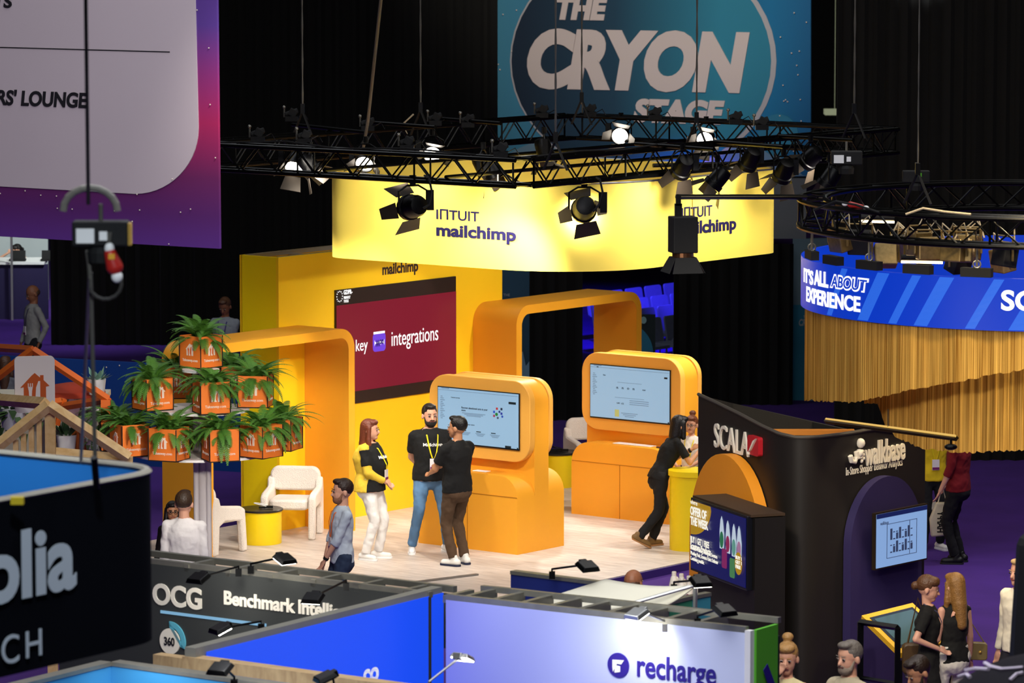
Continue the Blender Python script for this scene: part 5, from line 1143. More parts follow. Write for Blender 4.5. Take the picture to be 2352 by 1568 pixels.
def make_fern(seed):
    r = thing('fern', '', 'fern', (0, 0, 0), 0, 'ferns in the orange delivery bags')
    fern_mesh(seed).build('fronds', FERN, r); MB().lathe([(.14, -.05), (.145, -.01), (.10, .01), (.001, .015)], (0, 0, 0), 14).build('soil', SOIL, r); return r
tz = [zat(45.55, 1058), zat(45.8, 951), zat(46.2, 850)]
tcx = G(457, 1045, tz[0]); TC = Vector((tcx.x, 46.35, 0))
tree = thing('tiered_stand', 'tall pale tiered display stand carrying orange delivery bags with ferns', 'stand', (TC.x, TC.y, 0))
for z, r_ in zip(tz, (.74, .52, .2)): MB(True).lathe([(r_, z - .03), (r_, z - .004), (r_ - .02, z - .003)], (TC.x, TC.y, 0), 40).build('shelf', WHT, tree)
MB(True).lathe([(.055, 0), (.055, tz[2])], (TC.x + .02, TC.y, 0), 16).lathe([(.03, 0), (.03, tz[2])], (TC.x - .055, TC.y - .04, 0), 10).lathe([(.03, 0), (.03, tz[2])], (TC.x + .08, TC.y - .04, 0), 10).build('pole', M('pole_pale', '#cfc8c8', .5, nscale=6), tree, smooth=True)
MB(True).lathe([(.4, 0), (.4, .03)], (TC.x, TC.y, 0), 30).build('base', WHT, tree)
bag0 = make_bag(); ferns = [make_fern(3), make_fern(11), make_fern(23)]; usedf = [False] * 3
bags = [(459, 846, 2, -41, 'orange bag alone at the top of the tiered stand', 'fern on the very top of the tiered stand'),
        (348, 944, 1, 33, 'orange bag at left of the middle tier', 'fern at left of the middle tier'),
        (483, 952, 1, 20, 'orange bag in the centre of the middle tier, below the top one', 'fern in the centre of the middle tier'),
        (585, 937, 1, -8, 'orange bag at right of the middle tier', 'fern at right of the middle tier'),
        (404, 916, 1, 5, 'orange bag half hidden behind the left bag of the middle tier', 'fern at the back left of the middle tier'),
        (536, 914, 1, 10, 'orange bag half hidden behind the central bag of the middle tier', 'fern at the back right of the middle tier, under the top one'),
        (295, 1050, 0, 30, 'orange bag at front left of the bottom tier', 'fern at front left of the bottom tier'),
        (386, 1060, 0, -22, 'orange bag second from left at the front of the bottom tier', 'fern second from left at the front of the bottom tier'),
        (504, 1061, 0, 20, 'orange bag front centre of the bottom tier, right of the pole', 'fern front centre of the bottom tier, right of the pole'),
        (598, 1053, 0, -38, 'orange bag at front right of the bottom tier', 'fern at front right of the bottom tier'),
        (648, 1036, 0, -20, 'orange bag farthest right on the bottom tier', 'fern farthest right on the bottom tier'),
        (262, 1036, 0, 8, 'orange bag farthest left on the bottom tier, behind its neighbour', 'fern farthest left on the bottom tier'),
        (440, 1030, 0, 10, 'orange bag at the back of the bottom tier behind the pole', 'fern at the back of the bottom tier')]
for k, (px, py, tr, yaw, lb1, lb2) in enumerate(bags):
    p = G(px, py, tz[tr]); p = p + Vector((0, .16, .0)); yw = radians(yaw)
    if k == 0: bag0.location = p; bag0.rotation_euler = (0, 0, yw); bag0['label'] = lb1
    else: dup(bag0, p, yw, lb1)
    fi = k % 3; pf = p + Vector((0, 0, BH - .03))
    if not usedf[fi]: ferns[fi].location = pf; ferns[fi]['label'] = lb2; usedf[fi] = True
    else: dup(ferns[fi], pf, k * 1.3, lb2, scale=(1, 1, 1.0 + .1 * (k % 3 - 1)))
spot('bag_fill_light', TC + Vector((2.5, -10, 4.5)), TC + Vector((0, 0, 2.5)), 2300, 22, .8, WARM, .2)  # added frontal fill, lifts the bag faces shaded by the ferns

# ---------------- house-shaped stand at left ----------------
ORW = M('orange_beam', '#d8641a', .55, nscale=6); PINE = wood('pine', '#d3a768', '#ecc88e', (3, 3, 3), .55)
def beam(px0, py0, px1, py1, Y, Y2, mat_, parent, name='beam', r=.045): return MB(True).tube([D(px0, py0, Y), D(px1, py1, Y2)], r, 4, up=(0, 0, 1)).build(name, mat_, parent)
oh = thing('house_frame', 'orange house-shaped beam frame behind the white fork and knife sign', 'frame', (D(75, 900, 46.5).x, 46.5, 0))
for a in [(-30, 885, 75, 803, 46.5, 46.5), (75, 803, 248, 917, 46.5, 46.5), (-20, 797, 75, 803, 48, 46.5), (-20, 942, 140, 922, 46.2, 46.5), (132, 935, 248, 917, 47.5, 46.5), (145, 915, 128, 975, 47.4, 47.4)]: beam(*a, ORW, oh)
p = D(243, 917, 46.5); MB(True).box((p.x, p.y, p.z / 2), (.1, .1, p.z)).build('post', ORW, oh); p = D(-40, 880, 46.5); MB(True).box((p.x, p.y, p.z / 2), (.1, .1, p.z)).build('post', ORW, oh)
ph = thing('house_frame', 'natural pine house-shaped frame with upright slats, in front at left', 'frame', (D(110, 1000, 43).x, 43, 0))
for a in [(-40, 1052, 112, 930, 43, 43), (112, 930, 296, 1052, 43, 43), (-30, 915, 104, 926, 45, 43.05), (118, 1040, 290, 1056, 43.3, 43.1)]: beam(*a, PINE, ph, r=.062)
for px, py in [(36, 1010), (54, 995), (72, 980), (90, 965)]:
    a = D(px, py, 43.1); b = D(px, 1075, 43.1); MB(True).box((a.x, a.y, (a.z + b.z) / 2), (.05, .05, a.z - b.z)).build('slat', PINE, ph)
a = D(115, 945, 43.1); MB(True).box((a.x, a.y, a.z / 2), (.1, .08, a.z)).build('post', PINE, ph)
for px in (-40, 292): a = D(px, 1052, 43); MB(True).box((a.x, a.y + .1, a.z / 2), (.09, .08, a.z)).build('post', PINE, ph)
sg = thing('logo_sign', 'rounded white sign with orange house, fork and knife logo', 'sign', D(80, 948, 44.2))
sa_ = radians(12); SX = Vector((cos(sa_), sin(sa_), 0)); SNn = Vector((sin(sa_), -cos(sa_), 0)); c_ = D(80, 883, 44.2); fS = planef(c_, SX, (0, 0, 1), SNn)
MB(True).prism(rrect(-.205, -.29, .205, .29, .045), c_, SX, (0, 0, 1), -SNn * .04).build('board', M('sign_white', '#e8dfd8', .6), sg)
m = MB(True); house(m, fS, 0, -.03, .3); m.build('logo_print', M('logo_rust', '#c4571c', .7), sg)
m = MB(True); cutlery(m, fS, 0, -.03, .3); m.build('cutlery_print', M('sign_white', '#e8dfd8'), sg)
MB(True).box(c_ - SNn * .03 + Vector((0, .03, .25)), (.06, .1, .06)).build('bracket', BLK, sg)
# shelving, plants, objects behind
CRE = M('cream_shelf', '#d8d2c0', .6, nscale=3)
sh = thing('shelving_unit', 'cream shelving unit behind the pine house frame', 'shelf', (D(180, 980, 48).x, 48, 0))
for (a, b, c0_, d0) in [(-40, 245, 906, 918), (110, 245, 968, 982), (110, 245, 1030, 1044)]:
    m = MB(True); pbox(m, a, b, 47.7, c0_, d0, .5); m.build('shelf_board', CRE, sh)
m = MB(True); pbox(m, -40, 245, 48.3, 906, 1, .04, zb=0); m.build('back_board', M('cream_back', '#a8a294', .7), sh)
m = MB(True); pbox(m, 195, 240, 47.75, 945, 1, .1, zb=0); m.build('side_board', CRE, sh)
def potplant(px, py, Y, s, label, col='#2c4a24', pot=True, trail=False):
    base = D(px, py, Y); r = thing('potted_plant', label, 'plant', base); rnd = random.Random(px)
    MB().lathe([(.06 * s, 0), (.075 * s, .12 * s), (.065 * s, .12 * s)], (0, 0, 0), 16).build('pot', WHT, r, smooth=True)
    m = MB()
    for k in range(16 if not trail else 26):
        a = rnd.uniform(0, 6.28); l = rnd.uniform(.08, .16) * s; e_ = rnd.uniform(.3, 1.3) if not trail else rnd.uniform(-1.3, .9); o_ = Vector((cos(a) * .03, sin(a) * .03, .11)) * s; d_ = Vector((cos(a) * cos(e_), sin(a) * cos(e_), sin(e_)))
        sd_ = Vector((-sin(a), cos(a), 0)) * .022 * s; m.add([o_, o_ + d_ * l * .5 + sd_, o_ + d_ * l, o_ + d_ * l * .5 - sd_], [(0, 1, 2, 3)])
        if trail: o2_ = o_ + d_ * l + Vector((0, 0, -.05)); m.add([o2_, o2_ + sd_ * 1.2, o2_ + Vector((0, 0, -.06)) * s, o2_ - sd_ * 1.2], [(0, 1, 2, 3)])
    m.build('leaves', M('leaf' + col, col, .6, nscale=12, namt=.3), r); return r
potplant(153, 1036, 47.6, 1.5, 'dark spiky plant in a white pot on the lowest cream shelf'); potplant(208, 968, 47.6, 1.3, 'pale green trailing plant on the cream shelf by the orange post', '#77885a', True, True)
potplant(212, 1030, 47.6, 1.1, 'small trailing plant at right end of the lowest shelf', '#6a8050', True, True); potplant(30, 985, 46, 1.9, 'leafy green plant behind the pine rafters at far left', '#4a6a3a', True, True); potplant(222, 905, 47.5, 1.4, 'pale upright leaf plant on top of the shelving unit', '#6f9a88')
for k in range(4):
    o = MB().box((0, 0, .11), (.05, .2, .22)).build('binder', M('binder_orange', '#c8621c', .6)); p = D(172 + k * 9, 1033, 47.7); o.location = p; tag(o, 'orange box file standing in the row right of the dark spiky plant', 'box file', 'orange box files on the lowest shelf')
o = MB().box((0, 0, .13), (.14, .02, .22), Matrix.Rotation(.25, 3, 'Y')).build('picture_frame', M('pink_print', '#b98a98', .6, 0, .15)); o.location = D(168, 967, 47.6); tag(o, 'leaning pink framed picture on the middle cream shelf', 'picture')
o = MB().lathe([(.36, 0), (.34, .06), (.24, .11), (.1, .135), (.001, .14)], (0, 0, 0), 30).build('red_ottoman', M('rust_fabric', '#a83416', .8), smooth=True); o.location = D(170, 907, 47.9); tag(o, 'low rust red domed cushion on top of the shelving unit', 'cushion')
# starry blue wall behind
sw = thing('partition', 'low dark blue partition with tiny white stars behind the house frames', 'wall', (-6, 60, 0))
v0, v1 = G(-60, 813, 1.45), G(640, 850, 1.45); v0.z = v1.z = 0; dd = (v1 - v0).normalized(); nn_ = Vector((dd.y, -dd.x, 0))
MB(True).prism([(0, 0), ((v1 - v0).length, 0), ((v1 - v0).length, 1.45), (0, 1.45)], v0, dd, (0, 0, 1), -nn_ * .06).build('panel', M('star_blue', '#0d3f8a', .7, nscale=.6, namt=.3), sw)
m = MB(True)
for k in range(26): m.ell(v0 + dd * random.uniform(.1, 3.2) + nn_ * .01 + Vector((0, 0, random.uniform(.7, 1.4))), .011, n=6, m=4)
m.build('star_dots', M('star_white', '#e8dccc'), sw)
spot('star_light', (-5, 54, 7), (-5.2, 60.5, 1), 500, 50, 1, (.9, .95, 1), .3)
# indigo lit wall behind nook (seen through archway)
0 and front_wall('partition', 'indigo partition glimpsed through the left archway', Vector((xat(63, 380, 1), 63, 0)), Vector((xat(63, 560, 1), 63.4, 0)), M('indigo', '#2a2470', .7, nscale=.7, namt=.3), 1.75, .05)
# office booth, far left
of = thing('office_booth', 'white office partition and violet-fronted desk at far left', 'booth', (xat(84, 50, 0), 84, 0))
m = MB(True); pbox(m, -300, 110, 84, 470, 1, .1, zb=0); m.build('partition', M('partition_white', '#b8c0be', .7, nscale=1), of)
m = MB(True); pbox(m, -300, 110, 80.4, 607, 735, .08, zb=0); m.build('desk_front', M('violet_front', '#241c44', .7, nscale=1), of)
m = MB(True); z_ = zat(80.4, 607); m.box((xat(81, -95, 1), 80.9, z_ + .02), (xat(81, 110, 1) - xat(81, -300, 1), 1.1, .04)); m.build('desktop', WHT, of)
m = MB(True); pbox(m, 23, 28, 80.2, 300, 1, .05, zb=0); m.build('post', ALU, of)
for (px, w) in [(40, .3), (112, .3)]:
    o = MB().box((0, 0, .1), (.28, .03, .18), Matrix.Rotation(-.2, 3, 'X')).box((0, -.05, .02), (.3, .2, .03)).build('laptop', BLKM); o.location = (xat(80.6, px, 1.1), 80.7, z_ + .045); tag(o, 'open black laptop in front of the seated woman' if px < 60 else 'black laptop at right end of the far desk', 'laptop')
spot('office_light', (-7, 77, 6), (-8.5, 83, 1.5), 2600, 60, 1, (.92, 1, .98), .3)
spot('office_light', (-7.5, 76, 7), (-8, 77.5, 0), 2000, 60, 1, (.75, .7, 1), .3)
spot('aisle_light', (9, 52, 11), (7.0, 49, 0), 2600, 46, 1, (.9, .85, 1), .5)
# far ceiling lamps
for (px, py, Y, w, h_, st_) in [(800, 164, 105, .9, .16, .5), (1917, 257, 108, .5, .13, .35), (2270, 222, 110, .15, .06, 1)]:
    o = MB().box((0, 0, 0), (w, .6, h_)).tube([(0, 0, 0), (0, 0, 17.8 - D(px, py, Y).z)], .006, 4).build('far_strip_lamp', M('lamp_far%d' % px, '#c8d0a8', .5, 0, st_)); o.location = D(px, py, Y); tag(o, 'dim strip lamp far up in the dark hall %s' % {800: 'left of the planet banner', 1917: 'right of the planet banner', 2270: 'near the right picture edge'}[px], 'lamp')
# dark dome with pale squiggles, near lower right
dm = thing('dark_balloon', 'dark dome with pale purple squiggles at the lower right corner', 'balloon', D(2440, 1600, 26))
c_ = D(2440, 1790, 26); MB(True).ell(c_, (.95, .95, .78), n=36, m=22).build('skin', M('balloon_dark', '#100c16', .7, nscale=2, spec=.1), dm, smooth=True)
def ond(px, py):
    r = ray(px, py); o_ = CP - c_; a_ = Vector((r.x / .955, r.y / .955, r.z / .785)); b_ = Vector((o_.x / .955, o_.y / .955, o_.z / .785)); A = a_.dot(a_); Bq = 2 * a_.dot(b_); Cq = b_.dot(b_) - 1; d_ = Bq * Bq - 4 * A * Cq
    return CP + r * ((-Bq - sqrt(max(d_, 0))) / 2 / A)
m = MB(True)
for P in ([(2215, 1540), (2240, 1535), (2270, 1537)], [(2262, 1522), (2275, 1530), (2300, 1536), (2330, 1534), (2350, 1532)], [(2200, 1555), (2220, 1548), (2228, 1555)], [(2320, 1562), (2335, 1548), (2350, 1545)]): m.tube([ond(*q) for q in P], .012, 6)
m.build('pale_squiggles', M('squiggle', '#d8cce0', .6), dm, smooth=True)  # pale wavy tubes laid over the dome surface
o = MB().cap((0, 0, -.35), (0, 0, .35), .16, .12).build('black_drape_edge', BLKM); o.location = D(2372, 1385, 30); o.scale = (1, 1, 1.1); tag(o, 'tall black rounded shape cut off by the right picture edge', 'cover')

spot('booth_fill_light', (1.0, 36.5, 5.2), (3.0, 42.2, 2.0), 700, 60, .8, (1, .86, .66), .2)  # added fill from the hall side for the dark booth front
spot('booth_fill_light', (7.0, 38, 6), (3.8, 42.6, 2.2), 500, 40, .8, (1, .86, .66), .2)  # second added fill on the booth front, no fixture
spot('fringe_fill_light', (4.6, 39.2, 3.0), (5.0, 41, 3.5), 50, 110, 1, (1, .8, .45), .2)  # added fill that makes the gold fringe brighter
spot('visitor_fill_light', (-1.5, 37, 9), (-2.6, 46, 1.2), 1100, 34, .9, (1, .93, .84), .3)  # added fill for the men standing near the fern stand
spot('visitor_fill_light', (3.2, 31, 8), (4, 38.5, 1.3), 1200, 42, .8, (1, .88, .72), .3)  # added fill for the visitors at lower right
# ---------------- people ----------------
FOLD = bpy.data.textures.new('cloth_folds', 'CLOUDS'); FOLD.noise_scale = .085; FOLD.noise_depth = 2
def remesh(v, sm=4, wr=0):
    def g(o):
        m = o.modifiers.new('remesh', 'REMESH'); m.mode = 'VOXEL'; m.voxel_size = v; m.use_smooth_shade = True
        s = o.modifiers.new('smooth', 'SMOOTH'); s.factor = .5; s.iterations = sm
        if wr:
            d = o.modifiers.new('folds', 'DISPLACE'); d.texture = FOLD; d.strength = wr; d.mid_level = .5; d.texture_coords = 'LOCAL'
    return g
def ik(a, b, l1, l2, hint):
    d = b - a; L_ = min(d.length, (l1 + l2) * .995); d = d.normalized(); b = a + d * L_
    x = (l1 * l1 - l2 * l2 + L_ * L_) / (2 * L_); hh = sqrt(max(l1 * l1 - x * x, 0)); h_ = hint - d * hint.dot(d)
    h_ = h_.normalized() if h_.length > 1e-4 else Vector((0, 1, 0)); return a + d * x + h_ * hh, b
SKIN = {'l': '#d9a184', 'm': '#bd8560', 'd': '#8f5c40', 't': '#c98f68'}
def fabric(c, b=.5): return M('fabric_' + c, c, .9, 0, 0, 9, .08, b, 14)
def person(label, loc, yaw, h=1.75, b=1.0, skin='l', top='#111111', sleeve='short', bottom='#222222', shoe='#eeeeee', sole='#f4f4f4', hair='short', haircol='#1c130d', beard=None,
           hands=None, hint=None, feet=None, lean=0, side=0, head=(0, 0), lan=None, badge=True, glasses=False, cardigan=None, prnt=None, sit=False, belly=0, watch=None, fem=False, knee=(0, -1, 0), pelvis=None, bag=None):
    k = h / 1.75; r = thing('person', label, 'person', loc, radians(yaw)); r.scale = (k, k, k)
    hz = .50 if sit else .92; pz = Vector((0, 0, hz)) if pelvis is None else Vector(pelvis); dz = hz - .92
    LM = Matrix.Rotation(radians(side), 3, 'Y') @ Matrix.Rotation(radians(lean), 3, 'X')
    T = lambda x, y, z: pz + LM @ Vector((x, y, z - .92))
    sk = M('skin_' + skin, SKIN[skin], .5, nscale=14, namt=.05); topm = fabric(top)
    sw_ = (.140 if fem else .168) * (1 + (b - 1) * .5); hw = .092
    hands = hands or ((-.24, -.03, .82), (.24, -.03, .82)); hint = hint or (Vector((0, 1, 0)),) * 2
    feet = feet or ((-.11, 0), (.11, 0))
    def ring(z, rx, ry, oy=0, n=20): return [T(rx * cos(2 * pi * i / n), oy + ry * sin(2 * pi * i / n), z) for i in range(n)]
    prof = [(.86, .172, .125), (.95, .172, .125), (1.08, .150, .112), (1.2, .160, .120), (1.3, .172, .125), (1.38, .165, .108), (1.43, .125, .085), (1.475, .066, .062)]
    if fem: prof = [(.86, .175, .125), (.95, .165, .12), (1.08, .130, .10), (1.2, .142, .125), (1.28, .150, .135), (1.37, .145, .1), (1.42, .11, .078), (1.465, .058, .056)]
    def tors(s, oy=0, lo=0, grow=0):
        return [ring(z, rx * b * s + grow, ry * b * s + grow + (belly if 1.0 < z < 1.25 else belly * .4), oy - (belly * .6 if 1.0 < z < 1.25 else 0)) for (z, rx, ry) in prof[lo:]]
    # skin
    B_ = MB(); B_.loft(tors(.9))
    H0 = T(0, 0, 1.62); hyaw, hp = head; HR = Matrix.Rotation(radians(yaw * 0 + hyaw), 3, 'Z') @ Matrix.Rotation(radians(hp), 3, 'X'); HR = HR * 1.12
    if abs(lean) > 15: H0 = H0 + Vector((0, .02, .0))
    Hd = lambda x, y, z: H0 + HR @ Vector((x, y, z))
    B_.ell(Hd(0, .012, .022), (.076, .094, .094), HR).ell(Hd(0, -.018, -.028), (.062, .072, .082), HR).ell(Hd(0, -.048, -.083), (.036, .036, .028), HR)
    B_.cap(Hd(0, -.082, .004), Hd(0, -.100, -.028), .009, .014, 8).ell(Hd(.078, .012, -.012), (.012, .02, .03), HR, 8, 6).ell(Hd(-.078, .012, -.012), (.012, .02, .03), HR, 8, 6)
    B_.cap(T(0, .015, 1.42), Hd(0, .012, -.05), .058 if not fem else .048, .052 if not fem else .045)
    arms = []
    for i, sx in enumerate((-1, 1)):
        S_ = T(sx * sw_, .01, 1.385); Hn = Vector(hands[i]); el, wr = ik(S_, Hn, .285, .255, Vector(hint[i])); arms.append((S_, el, wr))
        g = .9 if fem else 1; g *= 1 + (b - 1) * .6
        B_.cap(S_, el, .046 * g, .038 * g).cap(el, wr, .038 * g, .024)
        d = (wr - el).normalized(); sd = d.cross(Vector((0, 1, 0))); sd = sd.normalized() if sd.length > .1 else Vector((1, 0, 0)); nn = d.cross(sd)
        B_.ell(wr + d * .045, (.032, .016, .048), Matrix((sd, nn, d)).transposed(), 10, 7)
        for q, (o_, l_) in enumerate(((-.026, .062), (-.009, .072), (.009, .068), (.025, .055))):
            p0 = wr + d * .082 + sd * o_; p1 = p0 + d * l_ * .5 + nn * sx * .006; p2 = p1 + (d * .75 + nn * .5 * (1 if q % 2 else .8)).normalized() * l_ * .5
            B_.cap(p0 - d * .02, p1, .0092, .0088, 7).cap(p1, p2, .0088, .0078, 7)
        t0 = wr + d * .03 + sd * (-.026 * sx); t1 = t0 + (d * .7 - sd * sx * .7).normalized() * .03; B_.cap(t0, t1, .011, .010, 7).cap(t1, t1 + d * .028, .010, .0085, 7)
    legs = []
    for i, sx in enumerate((-1, 1)):
        hp_ = pz + Vector((sx * hw, 0, 0))
        an = Vector((feet[i][0], feet[i][1], .09 + (feet[i][2] if len(feet[i]) > 2 else 0))) if not sit else Vector((sx * .12, -.42, .09)); kn, an = ik(hp_, an, .44, .42, Vector(knee)); legs.append((hp_, kn, an))
        B_.cap(hp_, kn, .07 * b, .05).cap(kn, an, .045, .032)
    B_.build('body', sk, r, mods=remesh(.0075, 3))
    # face
    for sx in (-1, 1):
        MB().ell(Hd(sx * .030, -.083, .006), (.015, .008, .0085), HR, 8, 6).build('eye', M('eye_white', '#94857c', .3), r)
        MB().ell(Hd(sx * .030, -.090, .005), (.0085, .004, .0078), HR, 8, 6).build('iris', M('iris_dark', '#1d120c', .3), r)
        MB().cap(Hd(sx * .015, -.089, .026), Hd(sx * .045, -.080, .028), .0045, .0035, 6).build('eyebrow', M('brow_' + haircol, haircol, .8), r)
    MB().cap(Hd(-.02, -.086, -.052), Hd(.02, -.086, -.052), .006, .006, 6).build('mouth', M('lips', '#8e4a42', .5), r)
    hm = M('hair_' + haircol, haircol, .45, nscale=25, namt=.35, bump=.6, bscale=70)
    if hair != 'bald':
        m = MB().ell(Hd(0, .024, .037), (.083, .096, .092), HR)
        if hair in ('short', 'quiff'): m.ell(Hd(0, -.035, .098), (.058, .052, .028), HR)
        else: m.ell(Hd(.0, -.03, .085), (.066, .058, .036), HR)
        if hair == 'long':
            m.cap(Hd(0, .045, .02), Hd(0, .065, -.19), .085, .075, 14).cap(Hd(0, .065, -.15), Hd(0, .085, -.34), .078, .05, 14)
            for sx in (-1, 1): m.cap(Hd(sx * .068, .0, .03), Hd(sx * .082, .0, -.13), .03, .034).cap(Hd(sx * .082, .0, -.1), Hd(sx * .085, -.035, -.27), .034, .02)
        if hair == 'bob':
            m.cap(Hd(0, .04, .03), Hd(0, .045, -.12), .09, .085, 14)
            for sx in (-1, 1): m.cap(Hd(sx * .066, -.005, .04), Hd(sx * .085, -.02, -.12), .036, .034)
        if hair == 'bun': m.ell(Hd(.0, .05, .15), (.045, .045, .035), HR)
        if hair == 'lowbun': m.ell(Hd(0, .125, .0), (.04, .035, .04), HR).ell(Hd(.0, -.02, .07), (.08, .07, .05), HR)
        m.build('hair', hm, r, mods=remesh(.009, 2))
    elif haircol: MB().ell(Hd(0, .034, -.005), (.079, .078, .055), HR).build('hair', hm, r, smooth=True)
    if beard:
        m = MB().ell(Hd(0, -.040, -.078), (.056, .054, .044), HR).cap(Hd(-.026, -.088, -.043), Hd(.026, -.088, -.043), .008, .008, 6)
        for sx in (-1, 1): m.cap(Hd(sx * .064, -.01, -.01), Hd(sx * .05, -.04, -.07), .010, .02)
        m.build('beard', M('beard_' + beard, beard, .8, bump=.5, bscale=90), r, mods=remesh(.009, 2))
    if glasses:
        m = MB()
        for sx in (-1, 1): m.tube([Hd(sx * .033 + .022 * cos(a), -.098, .004 + .017 * sin(a)) for a in [j * pi / 6 for j in range(13)]], .003, 5).tube([Hd(sx * .055, -.095, .008), Hd(sx * .078, .01, .005)], .003, 5)
        m.tube([Hd(-.011, -.1, .006), Hd(.011, -.1, .006)], .003, 5).build('glasses', BLKM, r)
    # garments
    def garment(name, mat_, s, oy, slv, lo=0):
        m = MB().loft(tors(s, oy, lo))
        for (S_, el, wr) in arms:
            g = (.9 if fem else 1) * (1 + (b - 1) * .6) * s / 1.0
            m.cap(T(0, .005, 1.43), S_ + Vector((0, 0, -.005)), .055, (.056 if slv != 'none' else .045) * g)
            if slv == 'short': m.tube([S_, S_.lerp(el, .72)], [.062 * g, .060 * g], 14)
            if slv == 'roll': m.cap(S_, el, .058 * g, .050 * g).tube([el, el.lerp(wr, .25)], [.05 * g, .048 * g], 14)
            if slv == 'long': m.cap(S_, el, .058 * g, .048 * g).tube([el, el.lerp(wr, .5), wr], [.048 * g, .042 * g, .036 * g], 14)
        return m.build(name, mat_, r, mods=remesh(.011, 3, .022))
    garment('shirt', topm, 1.0, 0, sleeve if not cardigan else 'short')
    if cardigan: garment('cardigan', fabric(cardigan), 1.05, .028, 'long')
    m = MB().loft([[pz + Vector((.152 * b * cos(2 * pi * j / 18), .106 * b * sin(2 * pi * j / 18), 0)) + LM @ Vector((0, 0, dz_)) for j in range(18)] for dz_ in (.12, .04, -.03)])
    m.ell(pz + Vector((0, .015, -.07)), (.158 * b, .118 * b, .11))
    for (hp_, kn, an) in legs:
        m.cap(hp_, kn, .094 * (b * .5 + .5), .068).tube([kn, kn.lerp(an, .5), an + Vector((0, 0, .0))], [.068, .062, .058 if not fem else .056], 14)
    m.build('trousers', fabric(bottom, .6), r, mods=remesh(.012, 3, .026))
    for i, (hp_, kn, an) in enumerate(legs):
        sx = -1 if i == 0 else 1; fd = Vector((sx * .25, -1, 0)).normalized(); g_ = Vector((an.x, an.y, an.z - .09))
        if len(feet[i]) > 2 and not sit: fd = (fd + Vector((0, 0, -.5))).normalized(); g_ = g_ + Vector((0, 0, .02))
        o = MB().cap(g_ - fd * .06 + Vector((0, 0, .05)), g_ + fd * .13 + Vector((0, 0, .035)), .045, .038, 12).cap(g_ + Vector((0, 0, .05)), g_ + Vector((0, 0, .10)) - fd * .02, .045, .042).build('shoe', M('shoe_' + shoe, shoe, .5, nscale=8), r, mods=remesh(.009, 2))
        sd = fd.cross(Vector((0, 0, 1))).normalized(); MB().prism(rrect(-.045, -.105, .045, .175, .043), g_ + Vector((0, 0, .002)), sd, fd, (0, 0, .02)).build('sole', M('sole_' + sole, sole, .6), o)
    def surf(x, z, e=0):
        for (z0, rx0, ry0), (z1, rx1, ry1) in zip(prof, prof[1:]):
            if z0 <= z <= z1:
                t = (z - z0) / (z1 - z0); rx = (rx0 + (rx1 - rx0) * t) * b; ry = (ry0 + (ry1 - ry0) * t) * b + (belly if z < 1.22 else belly * .4); break
        else: rx, ry = .16, .12
        return T(x, -(belly * .6 if z < 1.22 else 0) - ry * sqrt(max(.02, 1 - (x / rx) ** 2)) - e, z)
    if lan:
        lm = M('lanyard_' + lan, lan, .6, nscale=30); bt_ = 1.14
        for sx in (-1, 1):
            MB().tube([T(0, .055, 1.475), T(sx * .05, .04, 1.47), T(sx * .072, -.02, 1.44), surf(sx * .066, 1.40, .012), surf(sx * .055, 1.3, .012), surf(sx * .035, 1.2, .014), surf(sx * .014, bt_, .016)], .008, 6, flat=.5).build('lanyard', lm, r)
        if badge:
            c_ = surf(0, bt_ - .07, .022); o = MB().box(c_, (.09, .008, .13), LM).build('badge', M('badge_white', '#e8e2e4', .4), r); MB().box(c_ + LM @ Vector((0, -.006, -.045)), (.085, .005, .03), LM).build('badge_stripe', M('badge_violet', '#7a2a6a', .4), o)
    if prnt:
        m = MB(); text(m, prnt, lambda x, y, e: surf(x, y, .010 + e), -.115, .115, 1.265, 1.315, .003, .02); m.build('shirt_print', WHT, r)
    if watch is not None:
        S_, el, wr = arms[watch]; d = (wr - el).normalized(); MB().tube([wr - d * .035, wr - d * .008], .031, 12).build('watch', BLKM, r)
    return r
def at(px, py, z): g = G(px, py, z); return (g.x, g.y, 0)
def yat(px, Y, zf=0): return (xat(Y, px, 1.2), Y, zf)
CLB = ((-.03, .15, .93), (.05, .15, .95)); CLF = ((-.04, -.20, .99), (.03, -.21, .97))
HB = (Vector((-1, .3, 0)), Vector((1, .3, 0)))
p = G(852, 1283); person('woman in yellow cardigan, black shirt and white trousers standing with clasped hands', p, 68, 1.68, 1.34, 'l', '#141414', 'short', '#eeeae6', '#ece8e2', hair='long', haircol='#6a3420', hands=CLF, hint=(Vector((-1, .6, -.3)), Vector((1, .6, -.3))), lan='#e8d20e', cardigan='#e4bf3a', prnt='Mailchimp', fem=True, belly=.035, feet=((-.12, .02), (.10, -.06)), head=(8, 0))
p = G(988, 1268); person('bearded man in black lettered shirt and blue jeans, hands behind his back', p, 14, 1.80, 1.24, 'l', '#0e0e0f', 'short', '#5a7ea3', '#f2f2f2', hair='quiff', haircol='#1b1512', beard='#1b1512', hands=CLB, hint=HB, lan='#e8d20e', prnt='Mailchimp', belly=.02, feet=((-.22, .0), (.20, -.02)), head=(4, 2))
p = G(1050, 1296); person('man in black shirt and brown trousers seen from behind, gesturing with both hands', p, -138, 1.77, 1.18, 'm', '#0c0c0d', 'short', '#4f3a28', '#e4e2dc', '#1d2440', hair='short', haircol='#141110', hands=((-.10, -.36, 1.12), (.12, -.34, 1.06)), hint=(Vector((-.8, .3, -1)), Vector((.8, .3, -1))), lan='#e8d20e', badge=False, feet=((-.10, .02), (.11, .05)), head=(25, 0), watch=0)
